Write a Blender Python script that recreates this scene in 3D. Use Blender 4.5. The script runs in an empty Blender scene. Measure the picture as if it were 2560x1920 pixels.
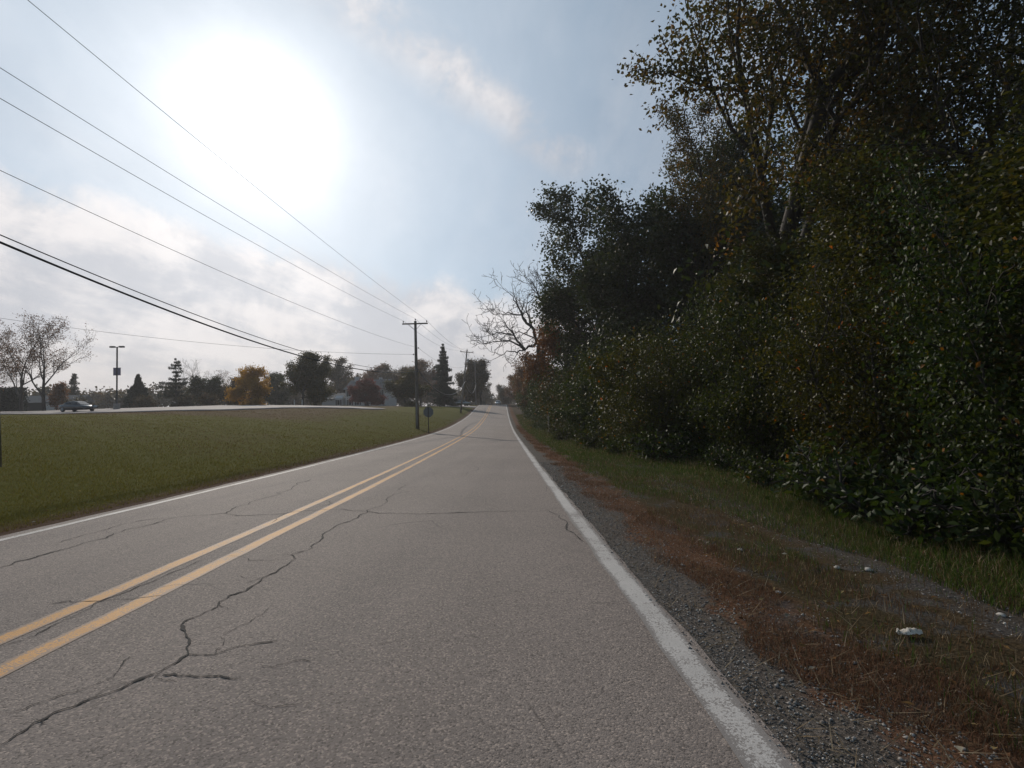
import bpy, math
import numpy as np
from mathutils import Matrix, Vector

scene = bpy.context.scene
COL = scene.collection
R = math.radians

# ------------------------------------------------------------------ camera
cam_data = bpy.data.cameras.new('camera')
cam_data.sensor_width = 36.0
cam_data.lens = 18.0
cam_data.clip_start = 0.05
cam_data.clip_end = 5000
cam = bpy.data.objects.new('camera', cam_data)
COL.objects.link(cam)
CAM_Z = 1.25
cam.matrix_world = (Matrix.Translation((0, 0, CAM_Z)) @ Matrix.Rotation(R(90) + math.atan(60 / 1280), 4, 'X')
                    @ Matrix.Rotation(R(-1.7), 4, 'Z'))
scene.camera = cam

# ------------------------------------------------------------------ view
vs = scene.view_settings
vs.view_transform = 'Standard'
vs.look = 'None'
vs.gamma = 1.0
vs.use_curve_mapping = False
vs.exposure = 0.0
scene.render.engine = 'CYCLES'
scene.cycles.max_bounces = 6
scene.cycles.diffuse_bounces = 3
scene.cycles.glossy_bounces = 2
scene.cycles.transmission_bounces = 3
scene.cycles.transparent_max_bounces = 6
scene.cycles.caustics_reflective = False
scene.cycles.caustics_refractive = False
scene.cycles.sample_clamp_indirect = 6

# ------------------------------------------------------------------ sun and sky
SUN = Vector((-0.4958, 1.0, 0.5819)).normalized()          # towards the sun
ELEV = math.asin(SUN.z)
AZ = math.atan2(SUN.x, SUN.y)                               # from +Y, clockwise positive
sun_l = bpy.data.lights.new('sun', 'SUN')
sun_l.energy = 2.6
sun_l.angle = R(1.0)
sun_l.color = (1.0, 0.9, 0.78)
sun_o = bpy.data.objects.new('sun', sun_l)
COL.objects.link(sun_o)
sun_o.rotation_euler = SUN.to_track_quat('Z', 'Y').to_euler()
sun_o.location = SUN * 300

world = bpy.data.worlds.new('World')
scene.world = world
world.use_nodes = True


class NT:
    """small helper for building node trees"""
    def __init__(self, tree):
        self.t = tree
        self.n = tree.nodes
        self.n.clear()

    def new(self, typ, **kw):
        nd = self.n.new(typ)
        for k, v in kw.items():
            setattr(nd, k, v)
        return nd

    def link(self, a, b):
        self.t.links.new(a, b)

    def val(self, sock, v):
        if hasattr(v, 'is_linked') or hasattr(v, 'links'):
            self.link(v, sock)
        else:
            sock.default_value = v

    def math(self, op, a, b=0.0, c=0.0, clamp=False):
        m = self.new('ShaderNodeMath', operation=op, use_clamp=clamp)
        self.val(m.inputs[0], a); self.val(m.inputs[1], b); self.val(m.inputs[2], c)
        return m.outputs[0]

    def vmath(self, op, a, b=(0, 0, 0), out=0):
        m = self.new('ShaderNodeVectorMath', operation=op)
        self.val(m.inputs[0], a); self.val(m.inputs[1], b)
        return m.outputs[out]

    def mix(self, f, a, b, blend='MIX'):
        m = self.new('ShaderNodeMix', data_type='RGBA', blend_type=blend)
        self.val(m.inputs[0], f)
        self.val(m.inputs[6], a if hasattr(a, 'links') else (*a, 1.0))
        self.val(m.inputs[7], b if hasattr(b, 'links') else (*b, 1.0))
        return m.outputs[2]

    def noise(self, vec, scale, detail=4.0, rough=0.55, dist=0.0):
        nd = self.new('ShaderNodeTexNoise')
        if vec is not None:
            self.link(vec, nd.inputs['Vector'])
        nd.inputs['Scale'].default_value = scale
        nd.inputs['Detail'].default_value = detail
        nd.inputs['Roughness'].default_value = rough
        nd.inputs['Distortion'].default_value = dist
        return nd.outputs[0]

    def ramp(self, f, stops, mode='LINEAR'):
        nd = self.new('ShaderNodeValToRGB')
        cr = nd.color_ramp
        cr.interpolation = mode
        while len(cr.elements) > 1:
            cr.elements.remove(cr.elements[-1])
        for i, (p, c) in enumerate(stops):
            e = cr.elements[0] if i == 0 else cr.elements.new(p)
            e.position = p
            e.color = (c, c, c, 1) if isinstance(c, (int, float)) else (*c, 1)
        self.link(f, nd.inputs[0])
        return nd.outputs[0]

    def mapr(self, v, a, b, c=0.0, d=1.0, smooth=True):
        nd = self.new('ShaderNodeMapRange')
        nd.interpolation_type = 'SMOOTHSTEP' if smooth else 'LINEAR'
        self.val(nd.inputs[0], v)
        for i, x in enumerate((a, b, c, d)):
            nd.inputs[1 + i].default_value = x
        return nd.outputs[0]


def build_sky():
    t = NT(world.node_tree)
    out = t.new('ShaderNodeOutputWorld')
    bg = t.new('ShaderNodeBackground')
    bg.inputs['Strength'].default_value = 0.1
    sky = t.new('ShaderNodeTexSky', sky_type='NISHITA')
    sky.sun_disc = False
    sky.sun_elevation = ELEV
    sky.sun_rotation = AZ
    sky.altitude = 200
    sky.air_density = 1.0
    sky.dust_density = 0.6
    sky.ozone_density = 1.5
    tc = t.new('ShaderNodeTexCoord')
    d = t.vmath('NORMALIZE', tc.outputs['Generated'])
    sep = t.new('ShaderNodeSeparateXYZ')
    t.link(d, sep.inputs[0])
    z = sep.outputs[2]
    zc = t.math('ADD', t.math('MAXIMUM', z, 0.0), 0.16)
    px = t.math('DIVIDE', sep.outputs[0], zc)
    py = t.math('DIVIDE', sep.outputs[1], zc)
    cmb = t.new('ShaderNodeCombineXYZ')
    t.link(px, cmb.inputs[0]); t.link(py, cmb.inputs[1])
    # streaky high cloud, drawn out along one wind direction
    mp = t.new('ShaderNodeMapping')
    mp.inputs['Rotation'].default_value = (0, 0, R(38))
    mp.inputs['Scale'].default_value = (1.0, 0.42, 1.0)
    mp.inputs['Location'].default_value = SKY_OFFSET
    t.link(cmb.outputs[0], mp.inputs[0])
    n1 = t.noise(mp.outputs[0], 0.62, 9.0, 0.56, 0.35)
    n2 = t.noise(mp.outputs[0], 2.1, 8.0, 0.62, 0.5)
    n4 = t.noise(d, 9.0, 9.0, 0.62, 0.25)
    veil = t.mapr(t.math('ADD', t.math('MULTIPLY', n1, 0.7), t.math('MULTIPLY', n2, 0.3)), 0.42, 0.68, 0.0, 0.36)
    # a bank of cloud lying low, its upper rim slanting down along the wind
    rim = t.vmath('DOT_PRODUCT', d, BANK_N, out=1)
    rim = t.math('ADD', rim, t.math('MULTIPLY', t.math('SUBTRACT', n4, 0.5), 0.16))
    rim = t.math('ADD', rim, t.math('MULTIPLY', t.math('SUBTRACT', n2, 0.5), 0.10))
    bank = t.mapr(rim, -0.015, 0.06, 0.0, 0.9)
    # one long ragged streak of cirrus
    sd = t.vmath('DOT_PRODUCT', d, STREAK_N, out=1)
    sd = t.math('ADD', sd, t.math('MULTIPLY', t.math('SUBTRACT', n4, 0.5), 0.10))
    st = t.math('MULTIPLY', t.mapr(t.math('ABSOLUTE', sd), 0.0, 0.065, 1.0, 0.0), t.mapr(t.vmath('DOT_PRODUCT', d, STREAK_A, out=1), 0.93, 0.972))
    st = t.math('MULTIPLY', st, t.mapr(n4, 0.34, 0.56, 0.15, 1.0))
    mask = t.math('MAXIMUM', t.math('MAXIMUM', veil, bank), t.math('MULTIPLY', st, 0.85))
    # aureole: forward scattering in the thin cloud round the sun
    dot = t.math('MAXIMUM', t.vmath('DOT_PRODUCT', d, tuple(SUN), out=1), 0.0)
    au = t.math('ADD', t.math('MULTIPLY', t.math('POWER', dot, 190.0), 6.0),
                t.math('ADD', t.math('MULTIPLY', t.math('POWER', dot, 24.0), 0.4), t.math('MULTIPLY', t.math('POWER', dot, 6.0), 4.4)))
    # the thin cloud is uneven, so its glow is too
    au = t.math('MULTIPLY', au, t.math('ADD', 0.62, t.math('ADD', t.math('MULTIPLY', n2, 0.46), t.math('MULTIPLY', n4, 0.30))))
    au2 = t.math('MULTIPLY', t.math('POWER', dot, 1200.0), 60.0)
    # shade inside the clouds
    n3 = t.noise(mp.outputs[0], 1.5, 8.0, 0.62, 0.3)
    shade = t.mapr(t.math('ADD', t.math('MULTIPLY', n3, 0.6), t.math('MULTIPLY', n4, 0.4)), 0.43, 0.57)
    cl = t.mix(shade, (3.5, 3.6, 4.1), (6.3, 5.9, 5.9))
    skyc = t.mix(0.72, sky.outputs[0], (1.7, 2.7, 3.7))
    hz = t.mapr(z, -0.02, 0.20, 1.0, 0.0)
    col = t.mix(mask, skyc, cl)
    col = t.mix(t.math('MULTIPLY', hz, 0.72), col, (4.5, 4.15, 4.1))
    auc = t.mix(1.0, (1.0, 1.0, 1.0), (1.0, 0.99, 0.96), 'MULTIPLY')
    glow = t.new('ShaderNodeVectorMath', operation='SCALE')
    t.link(auc, glow.inputs[0])
    t.link(t.math('ADD', au, au2), glow.inputs['Scale'])
    tot = t.vmath('ADD', col, glow.outputs[0])
    t.link(tot, bg.inputs['Color'])
    t.link(bg.outputs[0], out.inputs['Surface'])


SKY_OFFSET = (3.1, 1.7, 0.0)
BANK_N = (-0.2824, 0.2069, -0.9367)
STREAK_N = (-0.5644, 0.42, -0.7107)
STREAK_A = (-0.123, 0.806, 0.577)
build_sky()

# ------------------------------------------------------------------ heights
rng = np.random.default_rng(11)
_Y = np.array([-80, -30, 0, 10, 19, 28, 44, 58, 70, 82, 94, 112, 130, 142, 160, 200, 300, 900.])
_Z = np.array([1.6, .8, 0, -.28, -.45, -.60, -.80, -.76, -.50, -.2, .28, 1.28, 2.15, 2.35, 2.2, 1.2, .5, .5])
_Yd = np.arange(-80, 900.5, .5)
_Zd = np.interp(_Yd, _Y, _Z)
_k = np.exp(-.5 * (np.arange(-30, 31) * .5 / 5.) ** 2)
_k /= _k.sum()
_Zd = np.convolve(np.pad(_Zd, 30, mode='edge'), _k, 'valid')
_Zd -= np.interp(0, _Yd, _Zd)
ROAD_L, ROAD_R = -3.56, 3.57


def zr(Y):
    return np.interp(Y, _Yd, _Zd)


def xc(Y):
    return -2.5 - .020 * np.asarray(Y, float)


def lump(X, Y, s, seed=0.0):
    """cheap smooth noise, about -1..1"""
    a = X / s + seed
    b = Y / s - seed * 1.7
    return (np.sin(a * 1.3 + 1.7 * np.sin(b * .9)) + np.sin(b * 1.7 + 1.3 * np.sin(a * 1.1 + 2.0)) + np.sin((a + b) * 2.3 + seed)) / 3


def zg(X, Y):
    """height of the ground"""
    X = np.asarray(X, float); Y = np.asarray(Y, float)
    u = X - xc(Y)
    z0 = zr(Y) - .018 * np.clip(u, -4.2, 4.2)
    d = np.maximum(-u + ROAD_L - .5, 0)
    L = np.interp(Y, [12, 48, 70, 90], [20, 15, 8, 5.])
    T = 2.2 + np.clip(Y - 62, 0, 30) * .035 * np.clip((-X - 20) / 30, 0, 1) - np.clip(Y - 200, 0, 300) * .006
    zl = z0 + (T - z0) * (1 - np.exp(-d / L))
    e = np.maximum(u - ROAD_R - .3, 0)
    zrt = z0 - .03 * np.minimum(e, 5) + .02 * np.clip(e - 6, 0, 20)
    z = np.where(u < 0, zl, zrt)
    off = np.clip(np.maximum(-u + ROAD_L, u - ROAD_R), 0, 2) / 2
    z = z + off * (.05 * lump(X, Y, 2.2) + .018 * lump(X, Y, .5, 3.) + .10 * lump(X, Y, 9., 5.))
    # the bed of the road lies a little under the asphalt
    bed = np.clip((np.minimum(u - ROAD_L, ROAD_R - u)) / .25, 0, 1)
    return z - .012 - .07 * bed


def road_z(u, Y):
    return zr(Y) - .018 * u


# ------------------------------------------------------------------ mesh helpers
def link_mesh(name, me, mats, parent=None, smooth=False):
    for m in (mats if isinstance(mats, (list, tuple)) else [mats]):
        me.materials.append(m)
    if smooth and len(me.polygons):
        me.polygons.foreach_set('use_smooth', np.ones(len(me.polygons), dtype=bool))
    o = bpy.data.objects.new(name, me)
    COL.objects.link(o)
    if parent is not None:
        o.parent = parent
    return o


def np_mesh(name, V, F, attrs=None):
    """V (n,3); F (m,k) faces of one size; attrs {name: (n,) or (n,3)} on points"""
    V = np.ascontiguousarray(V, dtype=np.float32)
    F = np.ascontiguousarray(F, dtype=np.int32)
    me = bpy.data.meshes.new(name)
    me.vertices.add(len(V))
    me.vertices.foreach_set('co', V.ravel())
    k = F.shape[1]
    me.loops.add(F.size)
    me.loops.foreach_set('vertex_index', F.ravel())
    me.polygons.add(len(F))
    me.polygons.foreach_set('loop_start', np.arange(0, F.size, k, dtype=np.int32))
    me.polygons.foreach_set('loop_total', np.full(len(F), k, dtype=np.int32))
    for an, av in (attrs or {}).items():
        av = np.asarray(av, dtype=np.float32)
        if av.ndim == 1:
            a = me.attributes.new(an, 'FLOAT', 'POINT')
            a.data.foreach_set('value', av)
        else:
            a = me.attributes.new(an, 'FLOAT_COLOR', 'POINT')
            a.data.foreach_set('color', np.concatenate([av, np.ones((len(av), 1), np.float32)], 1).ravel())
    me.update(calc_edges=True)
    return me


class MB:
    """collects small solids into one mesh"""
    def __init__(self):
        self.v = []
        self.f = []

    def add(self, vs, fs):
        b = len(self.v)
        self.v += [tuple(map(float, p)) for p in vs]
        self.f += [tuple(b + i for i in f) for f in fs]
        return self

    def box(self, x0, x1, y0, y1, z0, z1):
        return self.add([(x0, y0, z0), (x1, y0, z0), (x1, y1, z0), (x0, y1, z0), (x0, y0, z1), (x1, y0, z1), (x1, y1, z1), (x0, y1, z1)],
                        [(0, 3, 2, 1), (4, 5, 6, 7), (0, 1, 5, 4), (1, 2, 6, 5), (2, 3, 7, 6), (3, 0, 4, 7)])

    def loft(self, rings, cap=True):
        n = len(rings[0])
        vs = [p for r in rings for p in r]
        fs = []
        for i in range(len(rings) - 1):
            for j in range(n):
                a, b = i * n + j, i * n + (j + 1) % n
                fs.append((a, b, b + n, a + n))
        if cap:
            fs.append(tuple(range(n - 1, -1, -1)))
            fs.append(tuple((len(rings) - 1) * n + j for j in range(n)))
        return self.add(vs, fs)

    def tube(self, pts, rad, n=8, cap=True):
        pts = [Vector(p) for p in pts]
        rad = [rad] * len(pts) if isinstance(rad, (int, float)) else rad
        rings = []
        ref = None
        for i, p in enumerate(pts):
            d = (pts[min(i + 1, len(pts) - 1)] - pts[max(i - 1, 0)]).normalized()
            if ref is None:
                ref = d.orthogonal().normalized()
            s = (ref - d * ref.dot(d)).normalized()
            ref = s
            t = d.cross(s)
            rings.append([p + (s * math.cos(2 * math.pi * j / n) + t * math.sin(2 * math.pi * j / n)) * rad[i] for j in range(n)])
        return self.loft(rings, cap)

    def lathe(self, prof, n=12, c=(0, 0, 0)):
        rings = [[(c[0] + r * math.cos(2 * math.pi * j / n), c[1] + r * math.sin(2 * math.pi * j / n), c[2] + z) for j in range(n)] for r, z in prof]
        return self.loft(rings)

    def build(self, name, mat, parent=None, smooth=False):
        me = bpy.data.meshes.new(name)
        me.from_pydata(self.v, [], self.f)
        me.update()
        return link_mesh(name, me, mat, parent, smooth)


def tag(o, label=None, cat=None, group=None, kind=None):
    if label: o['label'] = label
    if cat: o['category'] = cat
    if group: o['group'] = group
    if kind: o['kind'] = kind
    return o


def thing(name, loc, label, cat, group=None, rz=0.0):
    o = bpy.data.objects.new(name, None)
    COL.objects.link(o)
    o.empty_display_size = 0.3
    o.location = loc
    o.rotation_euler = (0, 0, rz)
    return tag(o, label, cat, group)


def copy_tree(src, loc, label, rz=0.0, scale=1.0, group=None, name=None, mats=None):
    c = src.copy()
    COL.objects.link(c)
    if name: c.name = name
    c.location = loc
    c.rotation_euler = (0, 0, rz)
    c.scale = scale if isinstance(scale, tuple) else (scale,) * 3
    c['label'] = label
    if group: c['group'] = group
    for ch in src.children:
        k = ch.copy()
        COL.objects.link(k)
        k.parent = c
        if mats and ch.name.split('.')[0] in mats:
            k.material_slots[0].link = 'OBJECT'
            k.material_slots[0].material = mats[ch.name.split('.')[0]]
    return c


# ------------------------------------------------------------------ materials
def new_mat(name):
    m = bpy.data.materials.new(name)
    m.use_nodes = True
    t = NT(m.node_tree)
    out = t.new('ShaderNodeOutputMaterial')
    b = t.new('ShaderNodeBsdfPrincipled')
    t.link(b.outputs[0], out.inputs['Surface'])
    return m, t, b, out


def plain(name, col, rough=0.6, metal=0.0, var=0.15, scale=8.0, bump=0.0, spec=0.5):
    m, t, b, _ = new_mat(name)
    tc = t.new('ShaderNodeTexCoord')
    n = t.noise(tc.outputs['Object'], scale, 5.0, 0.6)
    lo = tuple(c * (1 - var) for c in col)
    hi = tuple(min(1, c * (1 + var)) for c in col)
    t.link(t.mix(t.mapr(n, .3, .7), lo, hi), b.inputs['Base Color'])
    b.inputs['Roughness'].default_value = rough
    b.inputs['Metallic'].default_value = metal
    b.inputs['Specular IOR Level'].default_value = spec
    if bump:
        bn = t.new('ShaderNodeBump')
        bn.inputs['Strength'].default_value = bump
        bn.inputs['Distance'].default_value = 0.02
        t.link(n, bn.inputs['Height'])
        t.link(bn.outputs[0], b.inputs['Normal'])
    return m


def leaf_mat(name, stops, rough=0.5, trans=0.3, spec=0.25, turn=0.0):
    m, t, b, out = new_mat(name)
    at = t.new('ShaderNodeAttribute', attribute_name='tint')
    c = t.ramp(at.outputs['Fac'], stops)
    # every plant has its own hue, some already turning
    oi = t.new('ShaderNodeObjectInfo').outputs['Random']
    c = t.mix(t.mapr(oi, .35, 1.0, 0.0, turn), c, t.mix(1.0, c, (1.75, 1.02, .8), 'MULTIPLY'))
    c = t.mix(t.mapr(oi, .0, .35, turn * .7, 0.0), c, t.mix(1.0, c, (.72, .86, .9), 'MULTIPLY'))
    t.link(c, b.inputs['Base Color'])
    b.inputs['Roughness'].default_value = rough
    b.inputs['Specular IOR Level'].default_value = spec
    tr = t.new('ShaderNodeBsdfTranslucent')
    t.link(t.mix(1.0, c, (1.5, 1.45, 0.75), 'MULTIPLY'), tr.inputs['Color'])
    mx = t.new('ShaderNodeMixShader')
    mx.inputs[0].default_value = trans
    t.link(b.outputs[0], mx.inputs[1])
    t.link(tr.outputs[0], mx.inputs[2])
    t.link(mx.outputs[0], out.inputs['Surface'])
    return m


def bark_mat(name, a, bcol):
    m, t, b, _ = new_mat(name)
    tc = t.new('ShaderNodeTexCoord')
    mp = t.new('ShaderNodeMapping')
    mp.inputs['Scale'].default_value = (9, 9, 1.6)
    t.link(tc.outputs['Object'], mp.inputs[0])
    n = t.noise(mp.outputs[0], 2.0, 6.0, 0.65, 0.6)
    t.link(t.mix(t.mapr(n, .35, .65), a, bcol), b.inputs['Base Color'])
    b.inputs['Roughness'].default_value = 0.9
    bn = t.new('ShaderNodeBump')
    bn.inputs['Strength'].default_value = 0.7
    bn.inputs['Distance'].default_value = 0.04
    t.link(n, bn.inputs['Height'])
    t.link(bn.outputs[0], b.inputs['Normal'])
    return m


M = {}
M['bark'] = bark_mat('bark', (.018, .014, .011), (.05, .041, .033))
M['bark_grey'] = bark_mat('bark_grey', (.05, .043, .037), (.12, .105, .092))
M['leaf_shrub'] = leaf_mat('leaf_shrub', [(0, (.014, .022, .007)), (.4, (.026, .042, .010)), (.75, (.045, .062, .013)), (.93, (.075, .078, .016)), (1, (.2, .085, .012))], rough=.5, spec=.17, turn=.85)
M['leaf_oak'] = leaf_mat('leaf_oak', [(0, (.020, .026, .008)), (.35, (.038, .042, .012)), (.62, (.060, .048, .014)), (.85, (.095, .056, .014)), (1, (.17, .068, .012))], trans=.42, spec=.18)
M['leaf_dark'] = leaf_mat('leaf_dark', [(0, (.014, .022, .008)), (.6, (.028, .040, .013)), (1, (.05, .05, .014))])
M['leaf_orange'] = leaf_mat('leaf_orange', [(0, (.075, .032, .010)), (.5, (.16, .06, .014)), (1, (.26, .10, .018))])
M['leaf_yellow'] = leaf_mat('leaf_yellow', [(0, (.18, .105, .02)), (.5, (.36, .2, .032)), (1, (.5, .28, .045))], trans=.35)
M['leaf_red'] = leaf_mat('leaf_red', [(0, (.055, .014, .014)), (.5, (.13, .026, .024)), (1, (.2, .05, .04))])
M['leaf_rust'] = leaf_mat('leaf_rust', [(0, (.065, .034, .021)), (.5, (.12, .058, .032)), (1, (.19, .098, .05))])
M['leaf_olive'] = leaf_mat('leaf_olive', [(0, (.028, .03, .010)), (.5, (.058, .055, .016)), (.85, (.10, .07, .017)), (1, (.19, .105, .02))])
M['leaf_woods'] = leaf_mat('leaf_woods', [(0, (.034, .03, .020)), (.45, (.062, .05, .028)), (.8, (.095, .062, .032)), (1, (.15, .08, .03))])
M['needle'] = leaf_mat('needle', [(0, (.010, .017, .012)), (.6, (.020, .032, .020)), (1, (.036, .048, .026))], trans=.1, rough=.55)
M['pole_wood'] = bark_mat('pole_wood', (.13, .108, .09), (.25, .21, .175))
M['wire'] = plain('wire_metal', (.09, .09, .095), .5, .6)
M['cable'] = plain('cable_rubber', (.022, .023, .024), .6)
M['steel'] = plain('galvanised_steel', (.26, .27, .28), .45, .7)
M['porcelain'] = plain('porcelain', (.12, .10, .09), .25)
M['concrete'] = plain('concrete', (.24, .22, .2), .9, var=.25, scale=14, bump=.4)
M['lamp_metal'] = plain('dark_bronze_metal', (.028, .025, .024), .5, .3)
M['stone'] = plain('pale_stone', (.40, .37, .33), .85, var=.25, scale=30, bump=.4)


# ================================================================== GROUND
def build_ground_mat():
    m, t, b, _ = new_mat('ground_soil_and_grass')
    tc = t.new('ShaderNodeTexCoord')
    P = tc.outputs['Object']
    u = t.new('ShaderNodeAttribute', attribute_name='u').outputs['Fac']
    nA = t.noise(P, 0.9, 5, .6)
    nB = t.noise(P, 5.0, 6, .65)
    nC = t.noise(P, 45.0, 5, .7)
    nD = t.noise(P, 0.14, 4, .55)
    wob = t.math('ADD', t.math('MULTIPLY', t.math('SUBTRACT', nA, .5), 0.9), t.math('MULTIPLY', t.math('SUBTRACT', nB, .5), 0.5))
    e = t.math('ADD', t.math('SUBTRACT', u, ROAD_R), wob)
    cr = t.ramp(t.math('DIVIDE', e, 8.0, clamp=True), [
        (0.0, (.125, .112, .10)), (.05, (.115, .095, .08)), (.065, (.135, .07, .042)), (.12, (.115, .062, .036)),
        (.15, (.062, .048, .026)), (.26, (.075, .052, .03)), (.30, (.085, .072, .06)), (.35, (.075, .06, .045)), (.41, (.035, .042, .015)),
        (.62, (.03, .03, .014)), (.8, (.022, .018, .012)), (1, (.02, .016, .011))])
    # bare stony patches and olive patches in the worn verge
    midv = t.math('MULTIPLY', t.mapr(e, .5, 1.0), t.mapr(e, 2.2, 3.0, 1.0, 0.0))
    pv = t.mapr(t.noise(P, 2.3, 5, .6), .5, .62)
    cr = t.mix(t.math('MULTIPLY', t.math('MULTIPLY', midv, pv), .7), cr, (.085, .08, .078))
    el = t.math('ADD', t.math('SUBTRACT', ROAD_L, u), t.math('MULTIPLY', wob, .55))
    cl = t.ramp(t.math('DIVIDE', el, 40.0, clamp=True), [(0.0, (.095, .062, .042)), (.011, (.085, .05, .032)), (.02, (.078, .072, .014)), (.05, (.084, .080, .012)), (1, (.098, .085, .014))])
    # dry brownish areas of the lawn
    dry = t.math('MULTIPLY', t.mapr(nD, .5, .66), t.mapr(el, 2.0, 10.0))
    cl = t.mix(t.math('MULTIPLY', dry, .55), cl, (.10, .070, .032))
    sepp = t.new('ShaderNodeSeparateXYZ'); t.link(P, sepp.inputs[0])
    band = t.math('MULTIPLY', t.mapr(t.math('ADD', t.math('ADD', sepp.outputs[1], t.math('MULTIPLY', sepp.outputs[0], .12)), t.math('MULTIPLY', nA, 5)), 40, 47), t.mapr(el, 8, 16))
    cl = t.mix(t.math('MULTIPLY', band, .8), cl, (.105, .066, .036))
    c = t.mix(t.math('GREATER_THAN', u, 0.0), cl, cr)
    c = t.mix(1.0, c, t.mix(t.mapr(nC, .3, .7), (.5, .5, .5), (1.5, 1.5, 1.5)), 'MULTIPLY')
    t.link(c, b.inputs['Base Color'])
    b.inputs['Roughness'].default_value = 1.0
    b.inputs['Specular IOR Level'].default_value = .04
    bn = t.new('ShaderNodeBump')
    bn.inputs['Strength'].default_value = .8
    bn.inputs['Distance'].default_value = .03
    t.link(t.math('ADD', nC, t.math('MULTIPLY', nB, .6)), bn.inputs['Height'])
    t.link(bn.outputs[0], b.inputs['Normal'])
    return m


def graded(a, b, s0, g):
    out = [a]
    s = s0
    while out[-1] < b:
        out.append(out[-1] + s)
        s *= g
    out[-1] = b
    return out


def build_ground():
    up = graded(4.2, 520, .35, 1.08)
    us = np.array(sorted([-x - .0 for x in up] + list(np.arange(-4.0, 4.11, .25)) + up))
    ys = np.array(sorted([-y for y in graded(.0, 120, .8, 1.12)[1:]] + list(np.arange(0, 20, .4)) + list(np.arange(20, 160, 1.0)) + graded(160, 760, 2.0, 1.08)))
    U, Yg = np.meshgrid(us, ys)
    X = U + xc(Yg) * np.clip(1 - np.abs(U) / 400, 0, 1)
    Z = zg(X, Yg)
    n, k = U.shape
    idx = np.arange(n * k).reshape(n, k)
    F = np.stack([idx[:-1, :-1], idx[:-1, 1:], idx[1:, 1:], idx[1:, :-1]], -1).reshape(-1, 4)
    V = np.stack([X, Yg, Z], -1).reshape(-1, 3)
    me = np_mesh('ground', V, F, {'u': (X - xc(Yg)).ravel()})
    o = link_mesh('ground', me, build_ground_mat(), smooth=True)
    tag(o, 'mown lawn, worn verge and woodland floor beside the road', kind='structure')


def asphalt_mat(name, base, coarse=1.0):
    m, t, b, _ = new_mat(name)
    tc = t.new('ShaderNodeTexCoord')
    P = tc.outputs['Object']
    big = t.noise(P, .35, 5, .6)
    mid = t.noise(P, 2.2, 6, .65)
    vo = t.new('ShaderNodeTexVoronoi')
    vo.inputs['Scale'].default_value = 105
    t.link(P, vo.inputs['Vector'])
    sepc = t.new('ShaderNodeSeparateColor')
    t.link(vo.outputs['Color'], sepc.inputs[0])
    fine = t.noise(P, 160, 3, .7)
    mp = t.new('ShaderNodeMapping'); mp.inputs['Scale'].default_value = (1.6, .05, 1)
    t.link(P, mp.inputs[0])
    streak = t.noise(mp.outputs[0], 1.2, 4, .5)
    c = t.mix(t.mapr(big, .3, .7), tuple(x * .9 for x in base), tuple(x * 1.1 for x in base))
    c = t.mix(t.math('MULTIPLY', t.mapr(streak, .4, .7), .35), c, tuple(x * .78 for x in base))
    # pale stones and dark binder
    c = t.mix(t.math('MULTIPLY', t.mapr(sepc.outputs[0], .62, .95), .75 * coarse), c, (base[0] * 1.75, base[1] * 1.72, base[2] * 1.65))
    c = t.mix(t.math('MULTIPLY', t.mapr(sepc.outputs[1], .7, .95), .75 * coarse), c, tuple(x * .42 for x in base))
    c = t.mix(t.math('MULTIPLY', t.mapr(fine, .52, .68), .4), c, tuple(x * .5 for x in base))
    c = t.mix(t.math('MULTIPLY', t.mapr(mid, .62, .75), .4), c, (base[0] * .72, base[1] * .72, base[2] * .74))
    # fine crazing
    v2 = t.new('ShaderNodeTexVoronoi', feature='DISTANCE_TO_EDGE')
    v2.inputs['Scale'].default_value = 1.1
    wv = t.vmath('ADD', P, t.new('ShaderNodeTexNoise').outputs[1])
    t.link(wv, v2.inputs['Vector'])
    craze = t.math('MULTIPLY', t.mapr(v2.outputs['Distance'], .0, .006, 1.0, 0.0), t.mapr(t.noise(P, .8, 4, .6), .52, .62))
    c = t.mix(t.math('MULTIPLY', craze, .7), c, tuple(x * .3 for x in base))
    t.link(c, b.inputs['Base Color'])
    b.inputs['Roughness'].default_value = .82
    b.inputs['Specular IOR Level'].default_value = .25
    bn = t.new('ShaderNodeBump')
    bn.inputs['Strength'].default_value = .55
    bn.inputs['Distance'].default_value = .006
    h = t.math('SUBTRACT', t.math('ADD', t.math('MULTIPLY', sepc.outputs[0], .8), fine), t.math('MULTIPLY', vo.outputs['Distance'], .8))
    t.link(h, bn.inputs['Height'])
    t.link(bn.outputs[0], b.inputs['Normal'])
    return m


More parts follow.
